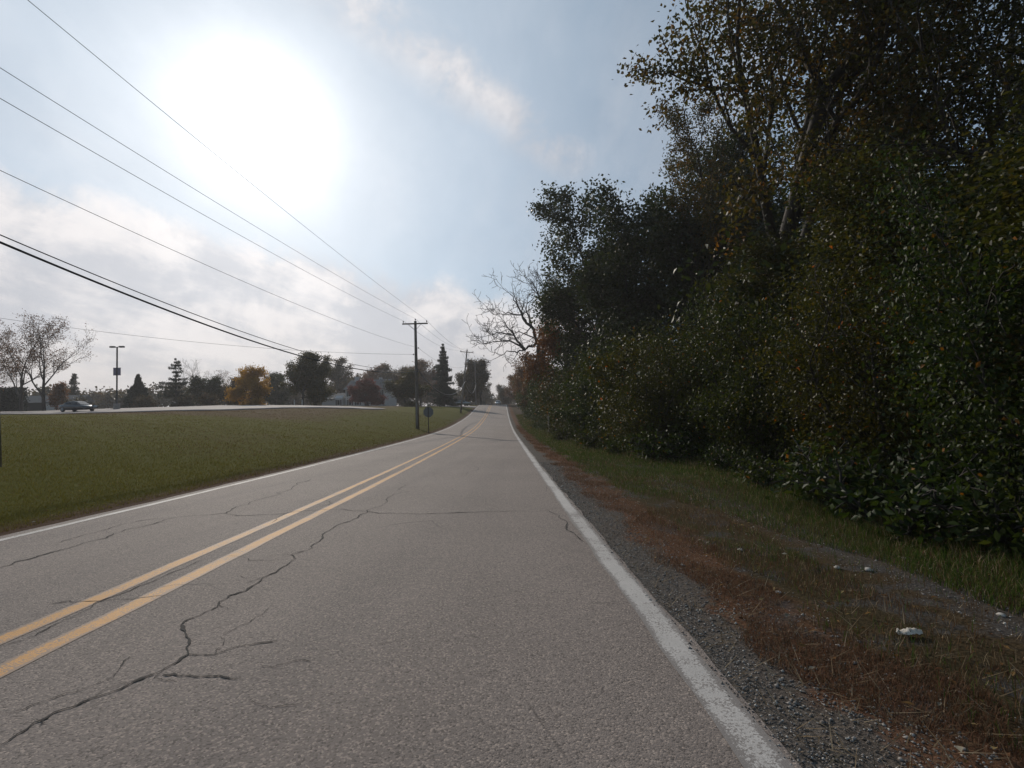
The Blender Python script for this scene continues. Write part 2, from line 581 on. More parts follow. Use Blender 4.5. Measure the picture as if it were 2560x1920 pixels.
def paint_mat(name, col, under, wear=.5):
    """road paint worn through to the asphalt in spots"""
    m, t, b, _ = new_mat(name)
    tc = t.new('ShaderNodeTexCoord')
    P = tc.outputs['Object']
    n1 = t.noise(P, 75, 4, .75)
    n2 = t.noise(P, 1.6, 4, .6)
    n3 = t.noise(P, 9.0, 5, .65)
    edge = t.new('ShaderNodeAttribute', attribute_name='edge').outputs['Fac']
    w = t.math('ADD', t.math('ADD', n1, t.math('MULTIPLY', t.math('SUBTRACT', n2, .5), .5)), t.math('MULTIPLY', t.math('SUBTRACT', n3, .5), .45))
    w = t.math('ADD', w, t.math('MULTIPLY', t.mapr(edge, .45, 1.0), .22))
    k = t.mapr(w, .74 - wear * .32, .82 - wear * .30)
    c = t.mix(t.mapr(n3, .35, .65), tuple(x * .85 for x in col), col)
    c = t.mix(t.math('MULTIPLY', k, .85), c, under)
    t.link(c, b.inputs['Base Color'])
    b.inputs['Roughness'].default_value = .7
    b.inputs['Specular IOR Level'].default_value = .3
    bn = t.new('ShaderNodeBump')
    bn.inputs['Strength'].default_value = .4
    bn.inputs['Distance'].default_value = .004
    t.link(n1, bn.inputs['Height'])
    t.link(bn.outputs[0], b.inputs['Normal'])
    return m


ASPH = (.215, .178, .157)
ROAD_YS = np.array(list(np.arange(-40, 30, .25)) + list(np.arange(30, 160, 1.0)) + graded(160, 420, 2.0, 1.03))


def strip(name, mat, u0, u1, lift, parent, ys=None, rag=.0, seed=0.0, nu=2):
    ys = ROAD_YS if ys is None else ys
    k = nu + 1
    f = np.linspace(0, 1, k)
    r0 = u0 + rag * (lump(ys, ys * 0, .35, seed) * .6 + lump(ys, ys * 0, 1.3, seed + 2) * .6)
    r1 = u1 + rag * (lump(ys, ys * 0, .31, seed + 5) * .6 + lump(ys, ys * 0, 1.1, seed + 7) * .6)
    U = r0[:, None] * (1 - f) + r1[:, None] * f
    Yg = np.repeat(ys[:, None], k, 1)
    V = np.stack([xc(Yg) + U, Yg, road_z(U, Yg) + lift], -1).reshape(-1, 3)
    idx = np.arange(len(ys) * k).reshape(len(ys), k)
    F = np.stack([idx[:-1, :-1], idx[:-1, 1:], idx[1:, 1:], idx[1:, :-1]], -1).reshape(-1, 4)
    ed = np.repeat(np.abs(f * 2 - 1)[None, :], len(ys), 0).ravel()
    return link_mesh(name, np_mesh(name, V, F, {'edge': ed}), mat, parent, smooth=True)


CRACKS = [
    (0.016, [(-2.13, 2.15), (-2.14, 2.31), (-2.07, 2.45), (-2.01, 2.55), (-1.95, 2.69), (-1.90, 2.78), (-1.88, 2.97), (-2.00, 3.17), (-2.20, 3.40), (-2.18, 3.62), (-2.20, 3.83), (-2.13, 4.06), (-2.15, 4.36), (-2.12, 4.56), (-2.14, 5.02), (-2.25, 5.16), (-2.15, 5.34), (-2.18, 5.70), (-2.29, 6.19), (-2.29, 6.60), (-2.21, 6.90), (-2.21, 7.33), (-2.22, 7.71), (-2.13, 8.02), (-2.22, 9.00), (-2.28, 10.42), (-2.51, 11.22)]),
    (0.013, [(-1.88, 2.97), (-1.73, 2.96), (-1.63, 3.08), (-1.45, 3.14)]),
    (0.014, [(-1.87, 2.74), (-1.75, 2.72), (-1.63, 2.71), (-1.56, 2.72), (-1.44, 2.68)]),
    (0.007, [(-1.40, 2.83), (-1.32, 2.80), (-1.25, 2.87), (-1.14, 2.86)]),
    (0.020, [(-4.27, 7.61), (-3.54, 7.45), (-3.05, 7.77), (-2.20, 7.65), (-1.67, 7.44), (-0.99, 7.40), (-0.42, 7.50), (0.06, 7.56)]),
    (0.020, [(-4.79, 4.81), (-4.83, 5.23), (-4.84, 5.78), (-4.87, 6.26), (-4.82, 6.74), (-4.85, 7.14), (-4.80, 7.31), (-4.27, 7.61), (-4.33, 8.40), (-4.37, 9.31), (-4.44, 10.26), (-4.75, 12.11)]),
    (0.012, [(-5.14, 5.79), (-5.20, 6.27), (-5.21, 6.84), (-5.12, 7.16), (-4.91, 7.23)]),
    (0.011, [(-3.44, 3.82), (-3.24, 3.87), (-3.04, 3.91), (-2.85, 3.94), (-2.67, 3.99)]),
    (0.006, [(-2.89, 4.17), (-2.69, 4.24), (-2.42, 4.25)]),
    (0.006, [(-2.91, 5.19), (-2.57, 4.98), (-2.35, 4.95), (-2.21, 5.03)]),
    (0.006, [(-2.36, 2.38), (-2.25, 2.50), (-2.16, 2.60), (-2.11, 2.72), (-2.20, 2.96)]),
    (0.006, [(-1.28, 2.48), (-1.16, 2.41), (-1.09, 2.43), (-1.01, 2.46)]),
    (0.005, [(-1.85, 3.22), (-1.77, 3.42), (-1.76, 3.56), (-1.77, 3.70)]),
    (0.006, [(-0.84, 3.08), (-0.76, 3.09), (-0.69, 3.15)]),
    (0.015, [(0.46, 7.54), (0.57, 6.98), (0.61, 6.30), (0.68, 5.85), (0.72, 5.56)]),
    (0.008, [(-0.17, 7.52), (0.27, 7.43), (0.46, 7.54), (0.67, 7.76)]),
    (0.006, [(0.52, 3.73), (0.62, 3.72), (0.71, 3.70)]),
    (0.010, [(-3.07, 3.09), (-3.01, 3.25), (-3.05, 3.60), (-3.06, 4.12), (-3.06, 4.56), (-3.05, 5.06)]),
    (0.012, [(-3.20, 6.80), (-3.35, 7.50), (-3.24, 7.88), (-3.35, 8.95)]),
    (0.006, [(-2.16, 2.34), (-2.10, 2.30), (-2.09, 2.32)]),
    (0.012, [(-1.21, 12.34), (-1.22, 13.26), (-1.28, 15.59)]),
    (0.030, [(-6.47, 32.72), (-4.41, 30.76), (-2.81, 29.04)]),
    (0.030, [(-2.23, 36.29), (-1.21, 35.39), (-0.42, 33.98)]),
]


def crack(width, pts, mat, parent):
    P = np.array(pts, float)
    # fractal subdivision for a jagged run
    for it in range(4):
        Q = [P[0]]
        for a, b in zip(P[:-1], P[1:]):
            d = b - a
            L = np.hypot(*d)
            off = rng.normal(0, .10 if it < 2 else .06) * L if L > .03 else 0
            Q += [(a + b) / 2 + np.array([-d[1], d[0]]) / max(L, 1e-6) * off, b]
        P = np.array(Q)
    seg = np.hypot(*np.diff(P, axis=0).T)
    P = P[np.concatenate([[True], seg > 1e-4])]
    T = np.gradient(P, axis=0)
    T /= np.maximum(np.hypot(T[:, 0], T[:, 1]), 1e-6)[:, None]
    N = np.stack([-T[:, 1], T[:, 0]], 1)
    n = len(P)
    w = width * (.22 + .62 * np.abs(np.interp(np.arange(n), np.arange(0, n + 5, 5), rng.normal(0, .8, len(np.arange(0, n + 5, 5))))) + .25 * rng.random(n))
    w *= np.minimum(1, np.minimum(np.arange(n), n - 1 - np.arange(n)) / 4 + .1)
    A = P + N * w[:, None] * .5
    B = P - N * w[:, None] * .5
    V2 = np.stack([A, B], 1).reshape(-1, 2)
    z = road_z(V2[:, 0] - xc(V2[:, 1]), V2[:, 1]) + .0046
    i = np.arange(n - 1) * 2
    F = np.stack([i, i + 1, i + 3, i + 2], 1)
    return link_mesh('crack', np_mesh('crack', np.column_stack([V2, z]), F), mat, parent)


def build_road():
    M['asphalt'] = asphalt_mat('worn_asphalt', ASPH)
    M['white_paint'] = paint_mat('white_road_paint', (.5, .47, .44), (.17, .148, .135), .70)
    M['yellow_paint'] = paint_mat('yellow_road_paint', (.56, .27, .062), (.19, .15, .125), .72)
    M['asphalt_edge'] = plain('broken_asphalt_edge', (.1, .088, .08), .95, var=.5, scale=40, bump=.6)
    M['crack'] = plain('open_crack', (.022, .019, .017), .95)
    road = strip('road', M['asphalt'], ROAD_L, ROAD_R, 0.0, None, rag=.035, seed=1.0, nu=10)
    tag(road, 'worn two lane grey asphalt road running over a rise', kind='structure')
    strip('edge_line', M['white_paint'], -3.40, -3.27, .0028, road, rag=.015, seed=2., nu=4)
    strip('edge_line', M['white_paint'], 3.36, 3.545, .0028, road, rag=.022, seed=3., nu=4)
    strip('centre_line', M['yellow_paint'], -.68, -.53, .0028, road, rag=.014, seed=4., nu=4)
    strip('centre_line', M['yellow_paint'], -.30, -.14, .0028, road, rag=.014, seed=6., nu=4)
    for w, pts in CRACKS:
        crack(w, pts, M['crack'], road)
        if w >= .012 and len(pts) > 3:
            # hairline offshoots
            for i in range(1, len(pts) - 1):
                if rng.random() < .45:
                    a = rng.uniform(0, 6.28)
                    q = [np.array(pts[i])]
                    for s in range(3):
                        a += rng.normal(0, .5)
                        q.append(q[-1] + np.array([math.cos(a), math.sin(a)]) * rng.uniform(.05, .16))
                    crack(.005, q, M['crack'], road)
    # crumbling edge of the asphalt, side face
    for s, u in ((-1, ROAD_L), (1, ROAD_R)):
        ys = ROAD_YS
        U = np.full_like(ys, u) + s * .012 + .045 * lump(ys, ys * 0, .33, s * 4.)
        a = np.stack([xc(ys) + U - s * .05, ys, road_z(U, ys) - .006], 1)
        b = np.stack([xc(ys) + U + s * .05, ys, road_z(U, ys) - .10], 1)
        V = np.stack([a, b], 1).reshape(-1, 3)
        i = np.arange(len(ys) - 1) * 2
        link_mesh('road_edge', np_mesh('road_edge', V, np.stack([i, i + 1, i + 3, i + 2], 1)), M['asphalt_edge'], road)
    return road


def sheet(name, corners_near, corners_far, lift, mat, label, nx=60, ny=14):
    """a paved area draped over the ground between two edge lines"""
    f = np.linspace(0, 1, nx)
    def resample(c):
        c = np.array(c, float)
        s = np.linspace(0, 1, len(c))
        return np.stack([np.interp(f, s, c[:, 0]), np.interp(f, s, c[:, 1])], 1)
    a, b = resample(corners_near), resample(corners_far)
    g = np.linspace(0, 1, ny)
    XY = a[None] * (1 - g)[:, None, None] + b[None] * g[:, None, None]
    Z = zg(XY[..., 0], XY[..., 1]) + lift
    V = np.concatenate([XY, Z[..., None]], -1)
    skirt = V[:1].copy(); skirt[..., 2] -= lift + .1
    V = np.concatenate([skirt, V], 0)
    n = ny + 1
    idx = np.arange(n * nx).reshape(n, nx)
    F = np.stack([idx[:-1, :-1], idx[:-1, 1:], idx[1:, 1:], idx[1:, :-1]], -1).reshape(-1, 4)
    o = link_mesh(name, np_mesh(name, V.reshape(-1, 3), F), mat)
    tag(o, label, kind='structure')
    return o


# ------------------------------------------------------------------ grass, gravel and litter
def grass_mat():
    m, t, b, out = new_mat('grass_blades')
    c = t.new('ShaderNodeAttribute', attribute_name='col').outputs['Color']
    t.link(c, b.inputs['Base Color'])
    b.inputs['Roughness'].default_value = .7
    b.inputs['Specular IOR Level'].default_value = .08
    tr = t.new('ShaderNodeBsdfTranslucent')
    t.link(c, tr.inputs['Color'])
    mx = t.new('ShaderNodeMixShader'); mx.inputs[0].default_value = .42
    t.link(b.outputs[0], mx.inputs[1]); t.link(tr.outputs[0], mx.inputs[2])
    t.link(mx.outputs[0], out.inputs['Surface'])
    return m


def blades(name, P, h, w, col, lean, label, two=True, cat='grass'):
    n = len(P)
    a = rng.uniform(0, 2 * np.pi, n)
    D = np.stack([np.cos(a), np.sin(a), np.zeros(n)], 1)
    a2 = a + rng.uniform(.7, 2.4, n)
    S = np.stack([np.cos(a2), np.sin(a2), np.zeros(n)], 1) * (w / 2)[:, None]
    up = np.array([0, 0, 1.0])
    lean = np.asarray(lean)
    tip = P + up * (h * np.sqrt(np.maximum(1 - lean ** 2, .02)))[:, None] + D * (h * lean)[:, None]
    if two:
        mid = P + up * (h * .55 * np.sqrt(np.maximum(1 - (lean * .5) ** 2, .02)))[:, None] + D * (h * lean * .32)[:, None]
        V = np.stack([P - S, P + S, mid + S * .8, mid - S * .8, tip], 1).reshape(-1, 3)
        i = np.arange(n)[:, None] * 5
        F = (i[:, None, :] + np.array([[0, 1, 2], [0, 2, 3], [3, 2, 4]])[None]).reshape(-1, 3)
        C = np.repeat(col, 5, 0)
    else:
        V = np.stack([P - S, P + S, tip], 1).reshape(-1, 3)
        F = np.arange(n * 3).reshape(-1, 3)
        C = np.repeat(col, 3, 0)
    o = link_mesh(name, np_mesh(name, V, F, {'col': C}), M['grass'])
    return tag(o, label, cat, kind='stuff')


def pick(n, cols, p=None, var=.3):
    c = np.array(cols, float)[rng.choice(len(cols), n, p=p)]
    return c * (1 + rng.uniform(-var, var, (n, 1)))


def hedge_x(Y):
    """x of the face of the wood's edge"""
    return np.interp(Y, [-6, 5, 8, 12, 15, 17, 26, 41, 55, 77, 100, 130, 170], [5.0, 4.8, 4.75, 5.2, 4.6, 4.0, 3.6, 2.7, 2.4, 1.8, 1.7, 2.0, 1.6])


GREEN = [(.045, .084, .014), (.062, .098, .017), (.085, .10, .022)]
BROWN = [(.11, .06, .028), (.14, .082, .042), (.085, .05, .028)]
RED = [(.155, .078, .045), (.125, .062, .036), (.175, .108, .066), (.105, .078, .048)]
STRAW = [(.26, .19, .115), (.2, .145, .085), (.32, .25, .165)]


def build_verge():
    M['grass'] = grass_mat()
    # positions spread evenly over the picture: depth drawn with density ~1/Y
    def spread(n, y0, y1, e0, e1):
        Y = y0 * (y1 / y0) ** rng.random(n)
        e = e0 + (e1 - e0) * rng.random(n)
        X = xc(Y) + ROAD_R + e
        return X, Y, e
    # red-brown dead grass strip
    X, Y, e = spread(70000, 1.0, 60, .30, 1.25)
    en = e + .32 * lump(X, Y, .45, 2.) + .22 * lump(X, Y, 1.6, 1.)
    k = (en > .40) & (en < 1.0) & (rng.random(len(X)) < np.clip(.62 + .9 * lump(X, Y, .55, 7.), .06, .95))
    X, Y = X[k], Y[k]
    n = len(X)
    s = np.clip(Y / 8, 1, 6)
    blades('dead_grass', np.stack([X, Y, zg(X, Y)], 1), rng.uniform(.03, .075, n), .0035 * s, pick(n, RED), rng.uniform(.3, .95, n),
           'strip of short red brown dead grass along the gravel shoulder')
    # mixed worn turf
    X, Y, e = spread(120000, 1.0, 70, .9, 3.6)
    en = e + .3 * lump(X, Y, .5, 8.) + .3 * lump(X, Y, 1.9, 4.)
    patch = lump(X, Y, .8, 11.) + .5 * lump(X, Y, .3, 1.)
    track = (np.abs(e - 2.25 - .25 * lump(X, Y, 2.5, 3.)) < .32) & (Y < 11)
    k = (en > .95) & ~(track & (rng.random(len(X)) < .82)) & (rng.random(len(X)) < np.clip(.62 + .5 * patch, .12, 1))
    X, Y, e, patch = X[k], Y[k], e[k], patch[k]
    n = len(X)
    gm = np.clip(.30 + .5 * lump(X, Y, 1.1, 6.) + np.clip((Y - 7) / 10, 0, .55) + np.clip((e - 2.6) * .5, 0, .5), .05, .97)
    g = rng.random(n) < gm
    col = np.where(g[:, None], pick(n, GREEN), np.where((rng.random(n) < .16)[:, None], pick(n, STRAW), pick(n, BROWN)))
    s = np.clip(Y / 8, 1, 6)
    blades('worn_turf', np.stack([X, Y, zg(X, Y)], 1), rng.uniform(.03, .085, n) * (1 + .3 * g), .004 * s, col, rng.uniform(.2, .95, n),
           'patchy olive and brown turf of the worn right verge')
    # greener grass towards the wood, taller at its foot
    n0 = 110000
    Y = 1.6 * (90 / 1.6) ** rng.random(n0)
    xh = hedge_x(Y)
    f = rng.random(n0)
    se = xc(Y) + ROAD_R + np.interp(Y, [5, 10], [2.5, 1.15]) + .25 * lump(Y, Y * 0, 1.1, 4.)
    X = se * (1 - f) + (xh + 1.0) * f
    k = (X > se - .05) & (X < xh + 1.0)
    X, Y, xh = X[k], Y[k], xh[k]
    n = len(X)
    near = np.clip(1 - (xh - X) / 1.3, 0, 1)
    h = rng.uniform(.05, .10, n) + near * rng.uniform(.0, .22, n) 
    col = np.where((rng.random(n) < .74 - .15 * near)[:, None], pick(n, GREEN), np.where((rng.random(n) < .4)[:, None], pick(n, STRAW), pick(n, BROWN)))
    s = np.clip(Y / 8, 1, 7)
    blades('verge_grass', np.stack([X, Y, zg(X, Y)], 1), h, .0048 * s, col, rng.uniform(.15, .9, n),
           'longer green grass along the foot of the wood')
    # straw lying on the shoulder
    X, Y, e = spread(4200, 1.0, 14, .05, 2.2)
    k = rng.random(len(X)) < np.where(e < .8, .9, .3)
    X, Y = X[k], Y[k]
    n = len(X)
    blades('straw', np.stack([X, Y, zg(X, Y) + .012], 1), rng.uniform(.05, .20, n), np.full(n, .006), pick(n, STRAW), rng.uniform(.86, .999, n),
           'dry straw stalks strewn over the gravel shoulder', cat='straw', two=False)
    # lawn on the left
    n = 150000
    Y = 5.5 * (72 / 5.5) ** rng.random(n)
    xr = xc(Y) + ROAD_L
    xl = np.maximum(-1.12 * Y - 3, -75)
    X = xr - .25 - (xr - .25 - xl) * rng.random(n) ** 1.25
    e = xr - X
    k = rng.random(n) < np.clip(.2 + e * .9, 0, 1)
    X, Y, e = X[k], Y[k], e[k]
    n = len(X)
    dry = np.clip(.12 + .35 * lump(X, Y, 6., 2.) + .25 * lump(X, Y, 1.3, 5.) + np.clip(.9 - e, 0, 1) * .7, .03, .9)
    dry = np.where((Y + X * .12 > 43) & (e > 10), np.maximum(dry, .85), dry)
    d = rng.random(n) < dry
    col = np.where(d[:, None], pick(n, BROWN), pick(n, [(.102, .096, .012), (.122, .108, .014), (.142, .116, .018)]))
    s = np.clip(Y / 8, .8, 9)
    blades('lawn_grass', np.stack([X, Y, zg(X, Y)], 1), rng.uniform(.02, .048, n) * np.clip(s, 1, 1.5), .007 * s, col, rng.uniform(.1, .85, n),
           'short mown green grass of the lawn left of the road', two=False)
    # gravel
    n = 20000
    X, Y, e = spread(n, .9, 16, -.05, 1.25)
    e2 = np.where(rng.random(n) < .2, 2.0 + rng.random(n) * .6, np.where(e > 0, e * rng.random(n) ** .5, e))
    X = xc(Y) + ROAD_R + e2
    sz = rng.uniform(.003, .009, n) * np.where(rng.random(n) < .06, 1.8, 1.0) * np.clip(Y / 6, 1, 1.7)
    octa = np.array([[1, 0, 0], [0, 1, 0], [-1, 0, 0], [0, -1, 0], [0, 0, 1], [0, 0, -1]], float)
    fo = np.array([[0, 1, 4], [1, 2, 4], [2, 3, 4], [3, 0, 4], [1, 0, 5], [2, 1, 5], [3, 2, 5], [0, 3, 5]])
    a = rng.uniform(0, 6.28, n)
    rot = np.zeros((n, 3, 3)); rot[:, 0, 0] = np.cos(a); rot[:, 0, 1] = -np.sin(a); rot[:, 1, 0] = np.sin(a); rot[:, 1, 1] = np.cos(a); rot[:, 2, 2] = 1
    sh = rng.uniform(.55, 1.35, (n, 6, 1)) * octa[None] * (sz[:, None] * np.stack([np.ones(n), rng.uniform(.6, 1, n), rng.uniform(.4, .8, n)], 1))[:, None, :]
    V = np.einsum('nij,nkj->nki', rot, sh) + np.stack([X, Y, np.where(e2 > 0, zg(X, Y), road_z(ROAD_R, Y)) + sz * .3], 1)[:, None, :]
    F = (np.arange(n)[:, None, None] * 6 + fo[None]).reshape(-1, 3)
    col = pick(n, [(.17, .155, .145), (.24, .22, .2), (.12, .108, .10), (.36, .34, .31), (.18, .145, .115)])
    m, t, b, _ = new_mat('gravel_stone')
    t.link(t.new('ShaderNodeAttribute', attribute_name='col').outputs['Color'], b.inputs['Base Color'])
    b.inputs['Roughness'].default_value = .9
    o = link_mesh('gravel', np_mesh('gravel', V.reshape(-1, 3), F, {'col': np.repeat(col, 6, 0)}), m)
    tag(o, 'small grey gravel of the shoulder beside the white edge line', 'gravel', kind='stuff')
    # fallen leaves
    n = 1700
    Y = 1.2 * (45 / 1.2) ** rng.random(n)
    e = .3 + (hedge_x(Y) - xc(Y) - ROAD_R) * rng.random(n) ** .7
    X = xc(Y) + ROAD_R + e
    nl = 500
    Yl = 6 * (60 / 6) ** rng.random(nl)
    Xl = xc(Yl) + ROAD_L - .3 - rng.random(nl) * 1.0 * Yl
    X, Y = np.concatenate([X, Xl]), np.concatenate([Y, Yl])
    n = len(X)
    sz = rng.uniform(.011, .028, n) * np.clip(Y / 12, 1, 2)
    a = rng.uniform(0, 6.28, n)
    N = np.stack([rng.normal(0, .35, n), rng.normal(0, .35, n), np.ones(n)], 1)
    N /= np.linalg.norm(N, axis=1)[:, None]
    T = np.stack([np.cos(a), np.sin(a), np.zeros(n)], 1)
    T -= N * (T * N).sum(1)[:, None]
    B = np.cross(N, T)
    P = np.stack([X, Y, zg(X, Y) + .03], 1)
    s = sz[:, None]
    V = np.stack([P - T * s, P + B * s * .55 + N * s * .3, P + T * s, P - B * s * .55 + N * s * .3], 1).reshape(-1, 3)
    i = np.arange(n)[:, None] * 4
    F = (i[:, None, :] + np.array([[0, 1, 2], [0, 2, 3]])[None]).reshape(-1, 3)
    col = pick(n, [(.16, .08, .03), (.22, .13, .05), (.12, .06, .03), (.30, .22, .10), (.34, .31, .24)], p=[.32, .22, .26, .13, .07])
    o = link_mesh('fallen_leaves', np_mesh('fallen_leaves', V, F, {'col': np.repeat(col, 4, 0)}), M['grass'])
    tag(o, 'brown and pale fallen leaves scattered over verge and lawn', 'leaves', kind='stuff')


build_ground()
ROAD = build_road()
M['lot_asphalt'] = asphalt_mat('pale_lot_asphalt', (.25, .215, .2), .5)
M['paving'] = M['concrete']
sheet('parking_lot', [(-150, 44), (-95, 53), (-60, 59.5), (-39, 64), (-26, 69.5), (-19, 75)], [(-150, 70), (-95, 82), (-60, 86), (-39, 85), (-26, 83), (-19, 77)], .13, M['lot_asphalt'],
      'pale asphalt parking lot beyond the lawn')
sheet('side_street', [(-60, 124), (-40, 121), (-20, 118), (-8.4, 116)], [(-60, 130), (-40, 127), (-20, 124), (-8.6, 123)], .06, M['lot_asphalt'],
      'pale side street joining the road near the rise', nx=40, ny=5)
build_verge()


# ================================================================== VEGETATION
def rand_dirs(n):
    v = rng.normal(size=(n, 3))
    return v / np.linalg.norm(v, axis=1)[:, None]


def leaf_mesh(name, C, L, W, tint, up=.55, droop=.25):
    """one folded two-triangle leaf per centre C"""
    n = len(C)
    N = rand_dirs(n) + np.array([0, 0, up])
    N /= np.linalg.norm(N, axis=1)[:, None]
    T = rand_dirs(n) + np.array([0, 0, -droop])
    T -= N * (T * N).sum(1)[:, None]
    T /= np.maximum(np.linalg.norm(T, axis=1), 1e-6)[:, None]
    B = np.cross(N, T)
    L = np.broadcast_to(L, n)[:, None] * rng.uniform(.65, 1.25, (n, 1))
    W = np.broadcast_to(W, n)[:, None] * rng.uniform(.75, 1.2, (n, 1))
    f = rng.uniform(.05, .3, (n, 1)) * W
    V = np.stack([C - T * L * .5, C + B * W * .5 + N * f, C + T * L * .5 - N * f * .6, C - B * W * .5 + N * f], 1).reshape(-1, 3)
    i = np.arange(n)[:, None] * 4
    F = (i[:, None, :] + np.array([[0, 1, 2], [0, 2, 3]])[None]).reshape(-1, 3)
    return np_mesh(name, V, F, {'tint': np.repeat(np.clip(tint, 0, 1), 4)})


class Skeleton:
    """grows a branching skeleton; keeps polylines and twig points"""
    def __init__(self):
        self.lines = []
        self.tips = []

    def grow(self, p, d, length, r, level, maxlev, spec):
        steps = spec.get('steps', 5)
        pts, rad = [p.copy()], [r]
        curv, trop = spec['curv'], spec['trop'][min(level, len(spec['trop']) - 1)]
        taper = spec.get('taper', .5)
        for s in range(steps):
            d = d + rng.normal(0, curv, 3) + np.array([0, 0, trop])
            d = d / np.linalg.norm(d)
            p = p + d * length / steps
            pts.append(p.copy())
            rad.append(r * (1 - (1 - taper) * (s + 1) / steps))
        self.lines.append((np.array(pts), np.array(rad), level))
        if level >= min(spec.get('leaf_from', maxlev), maxlev) and spec is not DEAD:
            k0 = 1 if level == maxlev else steps - 1
            for q in pts[k0:]:
                self.tips.append(q)
        if level >= maxlev:
            return
        n = spec['kids'][level]
        n = int(rng.integers(max(1, n - 1), n + 2))
        t0 = spec['start'][level]
        az0 = rng.uniform(0, 6.28)
        for c in range(n + 1):
            last = c == n
            t = 1.0 if last else t0 + (1 - t0) * (c + rng.uniform(.1, .9)) / n
            x = t * steps
            i = min(int(x), steps - 1)
            q = pts[i] + (pts[i + 1] - pts[i]) * (x - i)
            rr = rad[i] + (rad[i + 1] - rad[i]) * (x - i)
            ang = R(rng.uniform(*spec['angle'][min(level, len(spec['angle']) - 1)])) * (.45 if last else 1)
            az = az0 + c * 2.4 + rng.uniform(-.5, .5)
            ref = np.cross(d, [0.3, 0.2, 1.0])
            if np.linalg.norm(ref) < 1e-3:
                ref = np.array([1.0, 0, 0])
            ref /= np.linalg.norm(ref)
            b2 = np.cross(d, ref)
            nd = d * math.cos(ang) + (ref * math.cos(az) + b2 * math.sin(az)) * math.sin(ang)
            nl = length * spec['ratio'][min(level, len(spec['ratio']) - 1)] * rng.uniform(.75, 1.2) * (1.0 if last else 1 - .3 * (t - t0))
            self.grow(q, nd, nl, rr * (.8 if last else spec.get('thin', .62)), level + 1, maxlev, spec)

    def mesh(self, name, rmin=.0):
        Vs, Fs, b = [], [], 0
        for pts, rad, lev in self.lines:
            k = (9, 7, 5, 4, 3, 3)[min(lev, 5)]
            D = np.gradient(pts, axis=0)
            D /= np.maximum(np.linalg.norm(D, axis=1), 1e-6)[:, None]
            ref = np.cross(D, np.array([.31, .17, .93]))
            bad = np.linalg.norm(ref, axis=1) < .05
            ref[bad] = np.cross(D[bad], [1.0, 0, 0])
            ref /= np.linalg.norm(ref, axis=1)[:, None]
            o = np.cross(D, ref)
            a = np.arange(k) * 2 * np.pi / k
            rd = np.maximum(rad, rmin)
            ring = pts[:, None, :] + (ref[:, None, :] * np.cos(a)[None, :, None] + o[:, None, :] * np.sin(a)[None, :, None]) * rd[:, None, None]
            n = len(pts)
            idx = b + np.arange(n * k).reshape(n, k)
            nx = np.roll(idx, -1, axis=1)
            Fs.append(np.stack([idx[:-1], nx[:-1], nx[1:], idx[1:]], -1).reshape(-1, 4))
            Vs.append(ring.reshape(-1, 3))
            b += n * k
        return np_mesh(name, np.concatenate(Vs), np.concatenate(Fs))


def clumps(tips, per, sig, zf=.75):
    """leaf centres gathered round twig points, with a tint shared by each clump"""
    A = np.asarray(tips)
    n = len(A)
    ct = rng.random(n)
    C = np.repeat(A, per, 0) + rng.normal(0, 1, (n * per, 3)) * sig * np.array([1, 1, zf])
    return C, np.repeat(ct, per)


OAK = dict(curv=.13, trop=[.05, .03, .03, .0], kids=[7, 5, 5, 3], start=[.38, .3, .25, .2], angle=[(38, 68), (30, 60), (30, 65)], ratio=[.62, .62, .6, .6], steps=5, leaf_from=3, taper=.45)
VASE = dict(curv=.11, trop=[.03, .05, .05, .04], kids=[4, 4, 4, 3], start=[.25, .3, .25, .2], angle=[(20, 42), (22, 45), (20, 50)], ratio=[.85, .62, .6, .55], steps=5, leaf_from=3, taper=.4)
ROUND = dict(curv=.14, trop=[.04, .03, .0], kids=[7, 5, 4], start=[.22, .25, .2], angle=[(35, 75), (30, 65), (30, 65)], ratio=[.6, .6, .55], steps=4, leaf_from=2, taper=.45)
DEAD = dict(curv=.24, trop=[.0, .03, .03, .05, .04, .02], kids=[3, 4, 4, 3, 2, 2], start=[.45, .28, .22, .25, .2, .2], angle=[(30, 62), (32, 70), (30, 72), (30, 70)], ratio=[.78, .66, .56, .58, .6], steps=5, leaf_from=9, taper=.42, thin=.6)


def reach(q, fit, h):
    """holds back branches that stray far out of the crown"""
    if fit is None:
        return q
    rho = np.hypot(q[:, 0], q[:, 1])
    k = np.where(rho > fit, (fit + (rho - fit) * .3) / np.maximum(rho, 1e-6), 1.0)
    q = q.copy()
    q[:, 0] *= k
    q[:, 1] *= k
    q[:, 2] = np.where(q[:, 2] > h, h + (q[:, 2] - h) * .25, q[:, 2])
    return q


